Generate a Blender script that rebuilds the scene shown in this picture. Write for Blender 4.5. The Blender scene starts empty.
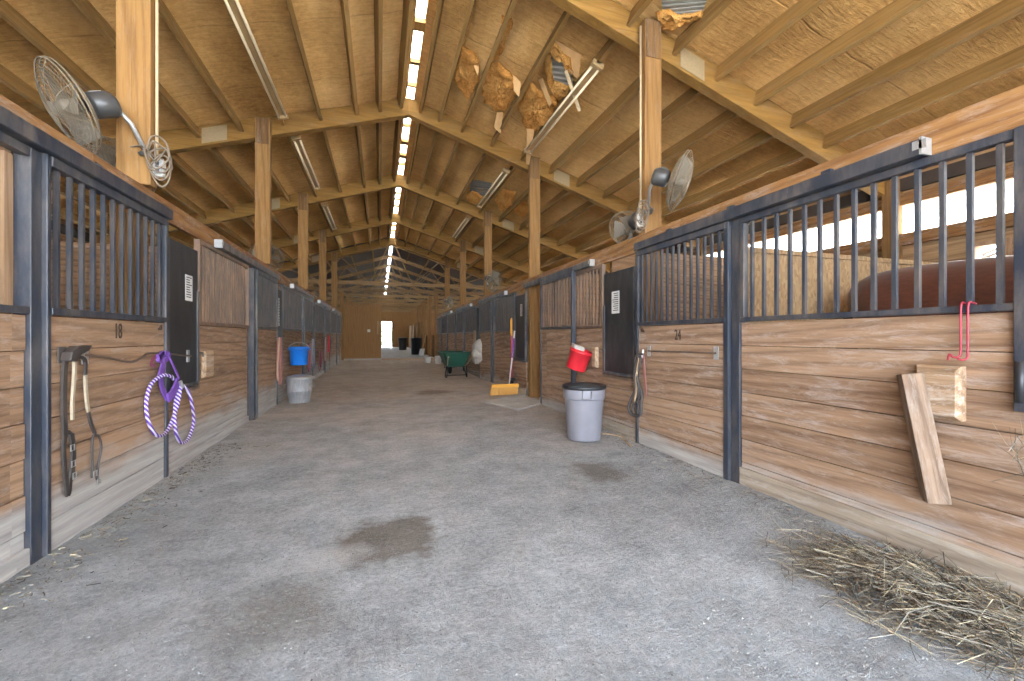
import bpy, bmesh, math, random
from mathutils import Vector, Matrix, noise
random.seed(7)
SC = bpy.context.scene
COL = SC.collection
PI = math.pi

SKY, EXPO, SUN = 5.0, 2.12, 18.0
# ------------------------------------------------------------------ measures (metres, aisle along +Y)
XL, XR = -1.73, 2.752            # faces of the two stall fronts
RIDGE_X, PITCH = 0.5, 0.315
FRAME_Y0, BAY = 3.94, 3.66       # post and rafter spacing
OUT_L, OUT_R = -5.9, 6.9         # outer walls
def rafter_z(x): return 5.158 - PITCH * abs(x - RIDGE_X)
def roof_z(x): return rafter_z(x) + 0.335

# ------------------------------------------------------------------ materials
class NT:
    def __init__(s, name):
        s.m = bpy.data.materials.new(name); s.m.use_nodes = True
        s.t = s.m.node_tree; s.b = s.t.nodes['Principled BSDF']; s.x = 0
    def n(s, kind, **kw):
        nd = s.t.nodes.new(kind)
        for k, v in kw.items():
            if k in nd.inputs.keys(): nd.inputs[k].default_value = v
            else: setattr(nd, k, v)
        return nd
    def l(s, a, b): s.t.links.new(a, b)
    def ramp(s, fac, stops):
        r = s.n('ShaderNodeValToRGB'); cr = r.color_ramp
        while len(cr.elements) < len(stops): cr.elements.new(0.5)
        for e, (p, c) in zip(cr.elements, stops):
            e.position = p; e.color = (c, c, c, 1) if isinstance(c, (int, float)) else (*c, 1)
        s.l(fac, r.inputs[0]); return r.outputs[0]
    def mix(s, fac, a, b, mode='MIX'):
        m = s.n('ShaderNodeMix', data_type='RGBA', blend_type=mode)
        for sock, v in ((0, fac), (6, a), (7, b)):
            if isinstance(v, (int, float)): m.inputs[sock].default_value = v
            elif isinstance(v, tuple): m.inputs[sock].default_value = (*v, 1)
            else: s.l(v, m.inputs[sock])
        return m.outputs[2]
    def math(s, op, a, b=0.0, clamp=False):
        m = s.n('ShaderNodeMath', operation=op, use_clamp=clamp)
        for i, v in enumerate((a, b)):
            if isinstance(v, (int, float)): m.inputs[i].default_value = v
            else: s.l(v, m.inputs[i])
        return m.outputs[0]
    def pos(s, space='world'):
        if space == 'world': return s.n('ShaderNodeNewGeometry').outputs['Position']
        return s.n('ShaderNodeTexCoord').outputs['Object']
    def scl(s, v, sc, off=None):
        m = s.n('ShaderNodeMapping'); s.l(v, m.inputs[0]); m.inputs['Scale'].default_value = sc
        if off is not None: m.inputs['Location'].default_value = off
        return m.outputs[0]
    def noise(s, v, scale=1, detail=4, rough=.55, dist=0):
        t = s.n('ShaderNodeTexNoise', Scale=scale, Detail=detail, Roughness=rough, Distortion=dist)
        if v is not None: s.l(v, t.inputs['Vector'])
        return t.outputs[0]
    def bump(s, h, strength=.3, dist=.01):
        b = s.n('ShaderNodeBump', Strength=strength, Distance=dist); s.l(h, b.inputs['Height']); s.l(b.outputs[0], s.b.inputs['Normal'])
    def done(s, col, rough=.7, metal=0, spec=None):
        if isinstance(col, tuple): s.b.inputs['Base Color'].default_value = (*col, 1)
        else: s.l(col, s.b.inputs['Base Color'])
        if isinstance(rough, (int, float)): s.b.inputs['Roughness'].default_value = rough
        else: s.l(rough, s.b.inputs['Roughness'])
        s.b.inputs['Metallic'].default_value = metal
        if spec is not None: s.b.inputs['Specular IOR Level'].default_value = spec
        return s.m

def plain(name, col, rough=.6, metal=0, var=.15, scale=30):
    t = NT(name); n = t.noise(t.pos('object'), scale, 3)
    c = t.mix(n, tuple(v * (1 - var) for v in col), tuple(min(1, v * (1 + var)) for v in col))
    return t.done(c, rough, metal)

def wood(name, dark, light, axis='Y', plank=0.0, pale=0, worn=0.0, scuff=.25, space='world', gs=1.0, wave=.5):
    """sawn timber; grain runs along axis, plank = board height for per-board tone, worn = height of grey foot-worn band"""
    t = NT(name); P = t.pos(space)
    if plank:
        sep = t.n('ShaderNodeSeparateXYZ'); t.l(P, sep.inputs[0])
        idx = t.math('FLOOR', t.math('DIVIDE', t.math('ADD', sep.outputs[2], .004), plank))
        iy = t.math('FLOOR', t.math('DIVIDE', t.math('ADD', sep.outputs[1], 1.075), 3.77))
        comb = t.n('ShaderNodeCombineXYZ'); t.l(idx, comb.inputs[0]); t.l(iy, comb.inputs[1])
        wn = t.n('ShaderNodeTexWhiteNoise', noise_dimensions='3D'); t.l(comb.outputs[0], wn.inputs[0])
        off = t.n('ShaderNodeVectorMath', operation='SCALE'); t.l(wn.outputs['Color'], off.inputs[0]); off.inputs['Scale'].default_value = 7
        ad = t.n('ShaderNodeVectorMath', operation='ADD'); t.l(P, ad.inputs[0]); t.l(off.outputs[0], ad.inputs[1])
        Q = ad.outputs[0]; tone = wn.outputs['Value']
    else:
        oi = t.n('ShaderNodeObjectInfo'); tone = oi.outputs['Random']
        off = t.n('ShaderNodeVectorMath', operation='SCALE'); t.l(tone, off.inputs['Scale']); off.inputs[0].default_value = (7, 5, 9)
        ad = t.n('ShaderNodeVectorMath', operation='ADD'); t.l(P, ad.inputs[0]); t.l(off.outputs[0], ad.inputs[1]); Q = ad.outputs[0]
    a = {'X': 0, 'Y': 1, 'Z': 2}[axis]
    def stretch(al, ac):
        s = [ac * gs] * 3; s[a] = al * gs; return tuple(s)
    fine = t.noise(t.scl(Q, stretch(2.6, 70)), 1, 6, .72, .3)
    mid = t.noise(t.scl(Q, stretch(.8, 9)), 1, 4, .6, 1.2)
    w = t.n('ShaderNodeTexWave', wave_type='BANDS', bands_direction='DIAGONAL', Scale=1.0, Distortion=7.0, Detail=2.0)
    w.inputs['Detail Scale'].default_value = .9
    t.l(t.scl(Q, stretch(.42, 7.5)), w.inputs['Vector'])
    g = t.math('ADD', t.math('MULTIPLY', fine, .62), t.math('MULTIPLY', mid, .38))
    g = t.math('ADD', t.math('MULTIPLY', g, 1 - wave * .2), t.math('MULTIPLY', w.outputs[0], wave * .2))
    g2 = t.math('ADD', g, t.math('MULTIPLY', t.math('SUBTRACT', tone, .5), .22))
    col = t.ramp(g2, [(.30, dark), (.64, light)])
    lines = t.ramp(t.noise(t.scl(Q, stretch(1.1, 40)), 1, 4, .6, .8), [(.60, 0.0), (.70, .5)])
    col = t.mix(lines, col, tuple(v * .62 for v in dark))
    col = t.mix(t.ramp(w.outputs[0], [(.0, wave * .75), (.22, 0.0)]), col, tuple(v * .78 for v in dark))
    big = t.noise(t.scl(Q, stretch(.5, 2.0)), 1, 4, .6)
    if scuff:
        m = t.ramp(t.noise(t.scl(Q, stretch(3.4, 19)), 1, 8, .8, .5), [(.50, 0.0), (.66, 1.0)])
        m = t.math('MULTIPLY', m, t.math('MULTIPLY', big, scuff * 2))
        col = t.mix(m, col, tuple(min(1, .55 * v + .24) for v in light))
    if worn:
        sp = t.n('ShaderNodeSeparateXYZ'); t.l(P, sp.inputs[0])
        z = t.math('SUBTRACT', worn, sp.outputs[2])
        z = t.math('ADD', t.math('MULTIPLY', z, 3.2), t.math('MULTIPLY', t.math('SUBTRACT', t.noise(t.scl(P, (1.3, 1.3, 4)), 1, 5, .6), .5), 1.6))
        m = t.ramp(z, [(.1, 0.0), (.6, .92)])
        grey = t.ramp(g, [(.3, (.25, .232, .215)), (.65, (.47, .445, .415))])
        col = t.mix(m, col, grey)
    t.bump(g, .35, .004)
    return t.done(col, .78, 0, .25)

def steel(name, col, dust=(.20, .165, .135), amt=.5, rough=.45, space='world'):
    t = NT(name); P = t.pos(space)
    n = t.noise(t.scl(P, (9, 9, 2.5)), 1, 6, .7); n2 = t.noise(P, 2.2, 3)
    m = t.math('MULTIPLY', t.ramp(n, [(.42, 0.0), (.75, 1.0)]), t.math('MULTIPLY', n2, amt * 2), True)
    c = t.mix(m, col, dust)
    sc = t.ramp(t.noise(t.scl(P, (60, 60, 14)), 1, 4, .7), [(.68, 0.0), (.76, .45)])
    c = t.mix(sc, c, (.26, .27, .29))
    t.bump(n, .15, .004)
    return t.done(c, rough, .0, .5)

M = {}
M['board'] = wood('stall_board_wood', (.175, .10, .055), (.36, .225, .135), 'Y', .185, worn=.50, scuff=.45)
M['board_right'] = wood('stall_board_wood_pale', (.17, .098, .057), (.355, .228, .142), 'Y', .185, worn=.25, scuff=.6)
M['kick'] = wood('kick_board_wood', (.19, .145, .105), (.37, .30, .225), 'Y', scuff=.7)
M['beam'] = wood('rafter_wood', (.155, .074, .014), (.265, .140, .032), 'X', scuff=.12, gs=.7, wave=.25)
M['purlin'] = wood('purlin_wood', (.17, .088, .022), (.31, .175, .052), 'Y', scuff=.15, wave=.25)
M['post'] = wood('post_wood', (.145, .069, .020), (.275, .145, .047), 'Z', scuff=.15, wave=.35)
M['header'] = wood('header_wood', (.165, .072, .024), (.33, .17, .062), 'Y', scuff=.6)
M['truss'] = wood('truss_wood', (.13, .078, .035), (.29, .18, .085), 'X', scuff=.1)
M['strip'] = wood('strip_wood', (.30, .18, .10), (.46, .30, .18), 'Z', scuff=.2)
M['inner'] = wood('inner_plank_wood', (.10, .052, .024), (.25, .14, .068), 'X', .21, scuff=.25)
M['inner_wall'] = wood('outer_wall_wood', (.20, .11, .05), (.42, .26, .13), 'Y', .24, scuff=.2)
M['plywood'] = wood('plywood', (.18, .085, .028), (.285, .15, .056), 'Z', scuff=.05, wave=.3)
M['batten'] = wood('loose_batten_wood', (.50, .36, .2), (.72, .56, .36), 'X', space='object')
M['offcut'] = wood('offcut_wood', (.12, .078, .05), (.27, .185, .125), 'Z', space='object', scuff=.4, gs=1.6)
M['block'] = wood('block_wood', (.20, .12, .065), (.46, .315, .195), 'Y', space='object', scuff=.9)
M['steel'] = steel('blue_black_steel', (.022, .028, .041))
M['steel_dusty'] = steel('dusty_steel', (.034, .038, .048), amt=.9)
M['bar'] = steel('bar_steel', (.029, .035, .047), (.15, .12, .10), .65)
M['bar_rust'] = steel('brown_bar_steel', (.12, .082, .06), (.27, .155, .09), 1.0, .6)
M['bar_dark'] = steel('dark_bar_steel', (.05, .046, .044), (.15, .10, .07), .8, .6)
M['zinc'] = plain('zinc', (.42, .42, .41), .45, .6)
M['black_panel'] = steel('black_feed_panel', (.018, .018, .02), (.10, .09, .085), .45, .5)
M['plate'] = plain('galvanised_plate', (.27, .195, .105), .6, .2, .2, 40)
M['paper'] = plain('paper', (.62, .62, .6), .8)
M['ink'] = plain('ink', (.05, .045, .04), .8)
M['burnt'] = plain('burnt_wood', (.055, .032, .02), .9)
M['chrome'] = plain('worn_chrome', (.5, .49, .47), .3, .9)

def osb():
    t = NT('strand_board'); P = t.pos()
    v = t.n('ShaderNodeTexVoronoi', Scale=1.0); t.l(t.scl(P, (46, 46, 24)), v.inputs['Vector'])
    n = t.noise(t.scl(P, (3, 3, 2)), 1, 4)
    f = t.math('ADD', t.math('MULTIPLY', v.outputs['Color'], .55), t.math('MULTIPLY', n, .45))
    c = t.ramp(f, [(.2, (.19, .108, .045)), (.75, (.36, .235, .115))])
    return t.done(c, .8)
M['osb'] = osb()

def kraft():
    """brown paper facing of the roof insulation, quilted and dusty, with seams across every 1.25 m"""
    t = NT('kraft_facing'); P = t.pos()
    sep = t.n('ShaderNodeSeparateXYZ'); t.l(P, sep.inputs[0])
    n1 = t.noise(t.scl(P, (1.1, .5, .3)), 1, 5, .6); n2 = t.noise(t.scl(P, (3.5, 24, 2)), 1, 6, .72, 1.0); n3 = t.noise(P, 16, 5, .75)
    f = t.math('ADD', t.math('MULTIPLY', n1, .54), t.math('ADD', t.math('MULTIPLY', n2, .26), t.math('MULTIPLY', n3, .22)))
    c = t.ramp(f, [(.34, (.28, .137, .042)), (.50, (.60, .345, .12)), (.65, (.84, .545, .24))])
    fr = t.math('ABSOLUTE', t.math('SUBTRACT', t.math('FRACT', t.math('ADD', t.math('DIVIDE', sep.outputs[1], 1.25), t.math('MULTIPLY', n1, .05))), .5))
    seam = t.ramp(fr, [(0.0, .3), (.012, 0.0)])
    c = t.mix(seam, c, (.2, .11, .045))
    h = t.math('ADD', t.math('MULTIPLY', n2, .7), t.math('ADD', t.math('MULTIPLY', n3, .4), t.math('MULTIPLY', n1, .6)))
    h = t.math('SUBTRACT', h, seam)
    t.bump(h, .9, .04)
    return t.done(c, .85, 0, .2)
M['kraft'] = kraft()

def fibre():
    t = NT('fibreglass'); P = t.pos('object')
    n = t.noise(t.scl(P, (22, 22, 22)), 1, 8, .8, .8); n2 = t.noise(P, 3, 3)
    f = t.math('ADD', t.math('MULTIPLY', n, .6), t.math('MULTIPLY', n2, .4))
    c = t.ramp(f, [(.33, (.46, .18, .04)), (.5, (.78, .37, .095)), (.66, (.92, .58, .22))])
    t.bump(n, 1.0, .05)
    return t.done(c, .95, 0, .1)
M['fibre'] = fibre()
M['paper_flap'] = plain('kraft_flap', (.56, .33, .14), .85, 0, .25, 12)
M['roof_metal'] = plain('roof_metal', (.25, .24, .21), .45, .3, .25, 6)

def dirt():
    t = NT('gravelly_dirt'); P = t.pos()
    sep = t.n('ShaderNodeSeparateXYZ'); t.l(P, sep.inputs[0])
    big = t.noise(P, .55, 5, .6); mid = t.noise(P, 3.2, 6, .65); fine = t.noise(P, 38, 6, .85); fine2 = t.noise(P, 130, 3, .8)
    rake = t.noise(t.scl(P, (7, 16, 1)), 1, 6, .72, .5)
    f = t.math('ADD', t.math('MULTIPLY', big, .22), t.math('ADD', t.math('MULTIPLY', mid, .26), t.math('ADD', t.math('MULTIPLY', fine, .42), t.math('MULTIPLY', rake, .12))))
    c = t.ramp(f, [(.40, (.235, .235, .228)), (.51, (.435, .438, .43)), (.60, (.62, .625, .615))])
    # trodden sandy dirt farther down the aisle, painted paler against the light falloff
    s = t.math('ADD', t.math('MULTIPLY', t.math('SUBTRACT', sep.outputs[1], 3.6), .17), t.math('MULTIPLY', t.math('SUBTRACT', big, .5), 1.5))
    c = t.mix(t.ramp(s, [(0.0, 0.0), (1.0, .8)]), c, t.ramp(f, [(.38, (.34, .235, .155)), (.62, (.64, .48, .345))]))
    def patch(x, y, rx, ry, lo, hi, amp=.5, ns=3.4):
        d = t.scl(P, (1 / rx, 1 / ry, 0), (-x / rx, -y / ry, 0))
        ln = t.n('ShaderNodeVectorMath', operation='LENGTH'); t.l(d, ln.inputs[0])
        v = t.math('ADD', ln.outputs['Value'], t.math('MULTIPLY', t.math('SUBTRACT', t.noise(P, ns, 5, .65), .5), amp * 2))
        return t.ramp(v, [(lo, 1.0), (hi, 0.0)])
    wet = (.15, .115, .075)
    c = t.mix(t.math('MULTIPLY', patch(.06, 2.55, .33, .36, .7, 1.02, .75), .72), c, wet)
    c = t.mix(t.math('MULTIPLY', patch(-.42, 2.0, .42, .3, .4, 1.1, .8), .42), c, (.20, .165, .125))
    c = t.mix(t.math('MULTIPLY', patch(-.3, 2.42, .26, .16, .4, 1.0, .7), .7), c, (.62, .60, .57))
    c = t.mix(t.math('MULTIPLY', patch(1.83, 3.3, .26, .4, .4, 1.1, .9), .75), c, (.17, .145, .11))
    c = t.mix(t.math('MULTIPLY', patch(1.1, 9.0, .5, .5, .5, 1.1, .8), .6), c, (.17, .115, .075))
    vor = t.n('ShaderNodeTexVoronoi', Scale=75.0); t.l(P, vor.inputs['Vector'])
    chip = t.math('MULTIPLY', t.ramp(vor.outputs['Distance'], [(.16, 1.0), (.26, 0.0)]), t.ramp(t.noise(P, 9, 3), [(.5, 0.0), (.7, 1.0)]))
    c = t.mix(t.math('MULTIPLY', chip, .7), c, (.68, .66, .62))
    spk = t.ramp(fine2, [(.30, 1.0), (.42, 0.0)]); c = t.mix(t.math('MULTIPLY', spk, .65), c, (.12, .115, .11))
    h = t.math('ADD', t.math('MULTIPLY', mid, 1.0), t.math('ADD', t.math('MULTIPLY', fine, .75), t.math('ADD', t.math('MULTIPLY', rake, .45), t.math('MULTIPLY', fine2, .35))))
    t.bump(h, 1.0, .045)
    return t.done(c, .95, 0, .15)
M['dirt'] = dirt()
def concrete():
    t = NT('concrete'); P = t.pos(); n = t.noise(P, 2.5, 6, .65); n2 = t.noise(P, 40, 4)
    f = t.math('ADD', t.math('MULTIPLY', n, .7), t.math('MULTIPLY', n2, .3))
    return t.done(t.ramp(f, [(.35, (.30, .27, .235)), (.65, (.50, .46, .41))]), .85)
M['concrete'] = concrete()

def translucent(name, col):
    t = NT(name); P = t.pos()
    tr = t.n('ShaderNodeBsdfTranslucent')
    n = t.noise(t.scl(P, (3, 22, 1)), 1, 3)
    t.l(t.mix(n, tuple(v * .86 for v in col), col), tr.inputs['Color'])
    t.l(tr.outputs[0], t.t.nodes['Material Output'].inputs['Surface'])
    return t.m
M['skylight'] = translucent('translucent_sheet', (.97, .95, .90))

# ------------------------------------------------------------------ mesh builder
class MB:
    def __init__(s): s.v = []; s.f = []
    def quadbox(s, pts):           # 8 points: bottom ring then top ring
        b = len(s.v); s.v += [tuple(p) for p in pts]
        s.f += [(b, b+3, b+2, b+1), (b+4, b+5, b+6, b+7), (b, b+1, b+5, b+4), (b+1, b+2, b+6, b+5), (b+2, b+3, b+7, b+6), (b+3, b, b+4, b+7)]
        return s
    def box(s, x0, x1, y0, y1, z0, z1):
        return s.quadbox([(x0, y0, z0), (x1, y0, z0), (x1, y1, z0), (x0, y1, z0), (x0, y0, z1), (x1, y0, z1), (x1, y1, z1), (x0, y1, z1)])
    def beam(s, a, b, w, h, up=(0, 0, 1)):
        a, b = Vector(a), Vector(b); d = (b - a).normalized(); u = Vector(up)
        r = d.cross(u); r = r.normalized() if r.length > 1e-6 else Vector((1, 0, 0)); u = r.cross(d)
        r *= w / 2; u *= h / 2
        return s.quadbox([a-r-u, a+r-u, b+r-u, b-r-u, a-r+u, a+r+u, b+r+u, b-r+u])
    def tube(s, pts, r, n=8, cap=True, closed=False):
        pts = [Vector(p) for p in pts]; N = len(pts); b = len(s.v)
        rs = r if isinstance(r, (list, tuple)) else [r] * N
        ref = None
        for i, p in enumerate(pts):
            if closed: d = pts[(i+1) % N] - pts[i-1]
            else: d = pts[min(i+1, N-1)] - pts[max(i-1, 0)]
            d.normalize()
            if ref is None:
                ref = d.cross(Vector((0, 0, 1)))
                if ref.length < .1: ref = d.cross(Vector((1, 0, 0)))
            ref = (ref - d * ref.dot(d)).normalized(); q = d.cross(ref)
            for k in range(n):
                a = 2 * PI * k / n; s.v.append(tuple(p + (ref * math.cos(a) + q * math.sin(a)) * rs[i]))
        for i in range(N if closed else N - 1):
            j = (i + 1) % N
            for k in range(n):
                k2 = (k + 1) % n; s.f.append((b+i*n+k, b+i*n+k2, b+j*n+k2, b+j*n+k))
        if cap and not closed:
            s.f.append(tuple(b + k for k in range(n))[::-1]); s.f.append(tuple(b + (N-1)*n + k for k in range(n)))
        return s
    def strap(s, pts, w, t, side):   # flat band along pts; side = width direction(s)
        pts = [Vector(p) for p in pts]; N = len(pts); b = len(s.v)
        for i, p in enumerate(pts):
            d = (pts[min(i+1, N-1)] - pts[max(i-1, 0)]).normalized()
            sd = Vector(side[i] if isinstance(side, list) else side); sd = (sd - d * sd.dot(d)).normalized(); q = d.cross(sd)
            for a, c in ((-1, -1), (1, -1), (1, 1), (-1, 1)): s.v.append(tuple(p + sd * (a * w / 2) + q * (c * t / 2)))
        for i in range(N - 1):
            for k in range(4):
                k2 = (k + 1) % 4; s.f.append((b+i*4+k, b+i*4+k2, b+i*4+4+k2, b+i*4+4+k))
        s.f.append((b+3, b+2, b+1, b)); e = b + (N-1)*4; s.f.append((e, e+1, e+2, e+3))
        return s
    def lathe(s, prof, n=32, c=(0, 0, 0), axis=None, close=False):
        """prof: (radius, height) list revolved about axis through c"""
        ax = Vector(axis or (0, 0, 1)).normalized()
        u = ax.cross(Vector((0, 0, 1)))
        u = u.normalized() if u.length > .05 else Vector((1, 0, 0)); w = ax.cross(u); c = Vector(c); b = len(s.v)
        for r, h in prof:
            for k in range(n):
                a = 2 * PI * k / n; s.v.append(tuple(c + ax * h + (u * math.cos(a) + w * math.sin(a)) * max(r, 1e-4)))
        m = len(prof)
        for i in range(m if close else m - 1):
            j = (i + 1) % m
            for k in range(n):
                k2 = (k + 1) % n; s.f.append((b+i*n+k, b+i*n+k2, b+j*n+k2, b+j*n+k))
        if not close:
            if prof[0][0] > 1e-3: pass
        return s
    def disc(s, c, r, axis, n=24):
        return s.lathe([(0, 0), (r, 0)], n, c, axis)
    def build(s, name, mat, parent=None, loc=None, smooth=False, bevel=0, sub=0):
        me = bpy.data.meshes.new(name); me.from_pydata(s.v, [], s.f)
        bm = bmesh.new(); bm.from_mesh(me); bmesh.ops.recalc_face_normals(bm, faces=bm.faces); bm.to_mesh(me); bm.free()
        if smooth:
            for p in me.polygons: p.use_smooth = True
        mats = mat if isinstance(mat, list) else [mat]
        for m in mats: me.materials.append(m)
        o = bpy.data.objects.new(name, me); COL.objects.link(o)
        if parent is not None: o.parent = parent
        if loc is not None: o.location = loc
        if bevel:
            b = o.modifiers.new('bevel', 'BEVEL'); b.width = bevel; b.segments = 2; b.limit_method = 'ANGLE'
        if sub:
            b = o.modifiers.new('sub', 'SUBSURF'); b.levels = sub; b.render_levels = sub
        return o

def tag(o, label=None, cat=None, group=None, kind=None):
    if label: o['label'] = label
    if cat: o['category'] = cat
    if group: o['group'] = group
    if kind: o['kind'] = kind
    return o
def thing(name, loc, label, cat, group=None):
    o = bpy.data.objects.new(name, None); COL.objects.link(o); o.location = loc; o.empty_display_size = .1
    return tag(o, label, cat, group)
def kids(o): return [c for c in bpy.data.objects if c.parent == o]
def dup(o, loc, label=None, parent=None):
    c = o.copy(); COL.objects.link(c); c.location = loc
    if parent is not None: c.parent = parent
    if label: c['label'] = label
    for k in kids(o): dup(k, k.location, None, c)
    return c
def struct(o, label=None): return tag(o, label, None, None, 'structure')
def catenary(a, b, sag, n=14):
    a, b = Vector(a), Vector(b); return [a.lerp(b, i / n) - Vector((0, 0, sag * 4 * (i / n) * (1 - i / n))) for i in range(n + 1)]
def spline(pts, n=8, closed=False):
    P = [Vector(p) for p in pts]; out = []; N = len(P)
    for i in range(N if closed else N - 1):
        p0 = P[i-1] if (closed or i > 0) else P[i]; p1 = P[i]; p2 = P[(i+1) % N]; p3 = P[(i+2) % N] if (closed or i + 2 < N) else P[i+1]
        for k in range(n):
            t = k / n
            out.append(.5 * ((2 * p1) + (p2 - p0) * t + (2*p0 - 5*p1 + 4*p2 - p3) * t*t + (3*p1 - p0 - 3*p2 + p3) * t**3))
    if not closed: out.append(P[-1])
    return out
def text_part(txt, size, mat, name, parent, M4, sx=1.0, depth=.002):
    cu = bpy.data.curves.new(name, 'FONT'); cu.body = txt; cu.size = size; cu.extrude = depth; cu.align_x = 'CENTER'; cu.align_y = 'CENTER'
    tmp = bpy.data.objects.new(name + '_src', cu); COL.objects.link(tmp)
    dg = bpy.context.evaluated_depsgraph_get(); me = bpy.data.meshes.new_from_object(tmp.evaluated_get(dg))
    bpy.data.objects.remove(tmp); bpy.data.curves.remove(cu)
    for v in me.vertices: v.co.x *= sx
    me.transform(M4); me.materials.append(mat)
    o = bpy.data.objects.new(name, me); COL.objects.link(o); o.parent = parent
    return o

# ================================================================== SETTING
NEAR_Y, FAR_Y = -4.5, 46.0

# ---- floor: raked dirt with low bumps
def build_floor():
    m = MB(); xs = [OUT_L + (OUT_R - OUT_L) * i / 110 for i in range(111)]
    ys = []; y = NEAR_Y
    while y < FAR_Y + 1:
        ys.append(y); y += .07 if y < 8 else (.15 if y < 14 else 1.0)
    for y in ys:
        for x in xs:
            z = noise.noise(Vector((x * 1.1, y * 1.1, 0))) * .016 + noise.noise(Vector((x * 4, y * 6.5, 3))) * .009 if y < 14 else 0
            e = min(abs(x - XL), abs(x - XR))
            z -= .008
            if XL < x < XR and e < .5: z += .02 * (1 - e / .5)
            m.v.append((x, y, z if abs(y) < 21 else 0))
    n = len(xs)
    for j in range(len(ys) - 1):
        for i in range(n - 1): m.f.append((j*n+i, j*n+i+1, (j+1)*n+i+1, (j+1)*n+i))
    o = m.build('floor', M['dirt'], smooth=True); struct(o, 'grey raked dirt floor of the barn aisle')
build_floor()
def ground_mat():
    t = NT('outdoor_ground'); P = t.pos(); n = t.noise(P, .4, 5)
    return t.done(t.ramp(n, [(.35, (.42, .40, .36)), (.65, (.58, .57, .53))]), .95)
M['ground'] = ground_mat()
g = MB()
for x0, x1, y0, y1 in ((-60, 60, -60, NEAR_Y), (-60, 60, FAR_Y + 1, 110), (-60, OUT_L, NEAR_Y, FAR_Y + 1), (OUT_R, 60, NEAR_Y, FAR_Y + 1)):
    b = len(g.v); g.v += [(x0, y0, -.02), (x1, y0, -.02), (x1, y1, -.02), (x0, y1, -.02)]; g.f.append((b, b+1, b+2, b+3))
struct(g.build('ground', M['ground']), 'pale ground outside the barn')
struct(MB().box(XL - .1, XR + .1, 22.4, FAR_Y - .2, -.02, .045).build('floor_concrete', M['concrete']), 'pale concrete floor at the far end of the aisle')
struct(MB().box(.1, 2.7, 21.9, 22.4, -.02, .05).build('trim_1', M['strip']), 'pale wooden threshold across the far end of the dirt')

# ---- roof underside
RIDGE_L, RIDGE_R = .37, .69
def ceiling(name, xa, xb, label):
    m = MB(); nx, dy = 60, .2; ny = int((18.6 - NEAR_Y) / dy)
    for j in range(ny + 1):
        y = NEAR_Y + dy * j
        for i in range(nx + 1):
            x = xa + (xb - xa) * i / nx
            s = .5 + .5 * math.cos(2 * PI * ((x - .1) / .58))
            z = roof_z(x) - .022 * s * (1 + .8 * noise.noise(Vector((x * .8, y * .6, 1)))) - .025 * noise.noise(Vector((x * 1.5, y * 2.2, 5))) - .012 * noise.noise(Vector((x * 5, y * 6, 2)))
            m.v.append((x, y, z))
    w = nx + 1
    for j in range(ny):
        for i in range(nx): m.f.append((j*w+i, j*w+i+1, (j+1)*w+i+1, (j+1)*w+i))
    b = len(m.v)                                    # sheet metal above it
    for x, y in ((xa, NEAR_Y), (xb, NEAR_Y), (xb, FAR_Y + .3), (xa, FAR_Y + .3)): m.v.append((x, y, roof_z(x) + .12))
    m.f.append((b, b+1, b+2, b+3))
    o = m.build(name, M['kraft'], smooth=True); struct(o, label)
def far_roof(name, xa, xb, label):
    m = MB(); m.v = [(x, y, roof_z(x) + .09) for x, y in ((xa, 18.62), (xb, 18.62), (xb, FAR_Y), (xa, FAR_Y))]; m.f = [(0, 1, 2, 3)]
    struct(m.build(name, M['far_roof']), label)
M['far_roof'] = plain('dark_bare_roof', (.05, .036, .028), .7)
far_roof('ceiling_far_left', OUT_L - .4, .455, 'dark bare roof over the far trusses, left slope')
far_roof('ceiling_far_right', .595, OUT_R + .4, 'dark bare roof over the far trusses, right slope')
ceiling('ceiling_left', OUT_L - .4, .455, 'brown kraft faced insulation under the left roof slope')
ceiling('ceiling_right', OUT_R + .4, .595, 'brown kraft faced insulation under the right roof slope')
struct(MB().box(RIDGE_L - .02, RIDGE_R + .02, NEAR_Y, FAR_Y, roof_z(.5) + .1, roof_z(.5) + .108).build('window_ridge', M['skylight']), 'bright translucent skylight strip along the ridge')

# ---- end walls
e = MB()
pe = rafter_z(.5) + .7
def end_wall(name, y0, y1, dx0, dx1, dz, mat, label):
    m = MB()
    def prism(xa, za, xb, zb, bot):
        m.quadbox([(xa, y0, bot), (xb, y0, bot), (xb, y1, bot), (xa, y1, bot), (xa, y0, za), (xb, y0, zb), (xb, y1, zb), (xa, y1, za)])
    prism(OUT_L, roof_z(OUT_L) + .1, dx0, roof_z(dx0) + .1, 0)
    prism(dx1, roof_z(dx1) + .1, OUT_R, roof_z(OUT_R) + .1, 0)
    c = RIDGE_X
    if dx0 < c < dx1:
        prism(dx0, roof_z(dx0) + .1, c, roof_z(c) + .1, dz); prism(c, roof_z(c) + .1, dx1, roof_z(dx1) + .1, dz)
    else: prism(dx0, roof_z(dx0) + .1, dx1, roof_z(dx1) + .1, dz)
    struct(m.build(name, mat), label)
end_wall('wall_back', FAR_Y, FAR_Y + .12, .2, 1.2, 2.75, M['plywood'], 'far end wall of the barn with a bright doorway')
struct(MB().box(.12, .2, FAR_Y - .06, FAR_Y + .16, 0, 2.83).box(1.2, 1.28, FAR_Y - .06, FAR_Y + .16, 0, 2.83).box(.2, 1.2, FAR_Y - .06, FAR_Y + .16, 2.75, 2.83).build('door_1', M['strip']), 'frame of the open far doorway')

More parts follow.
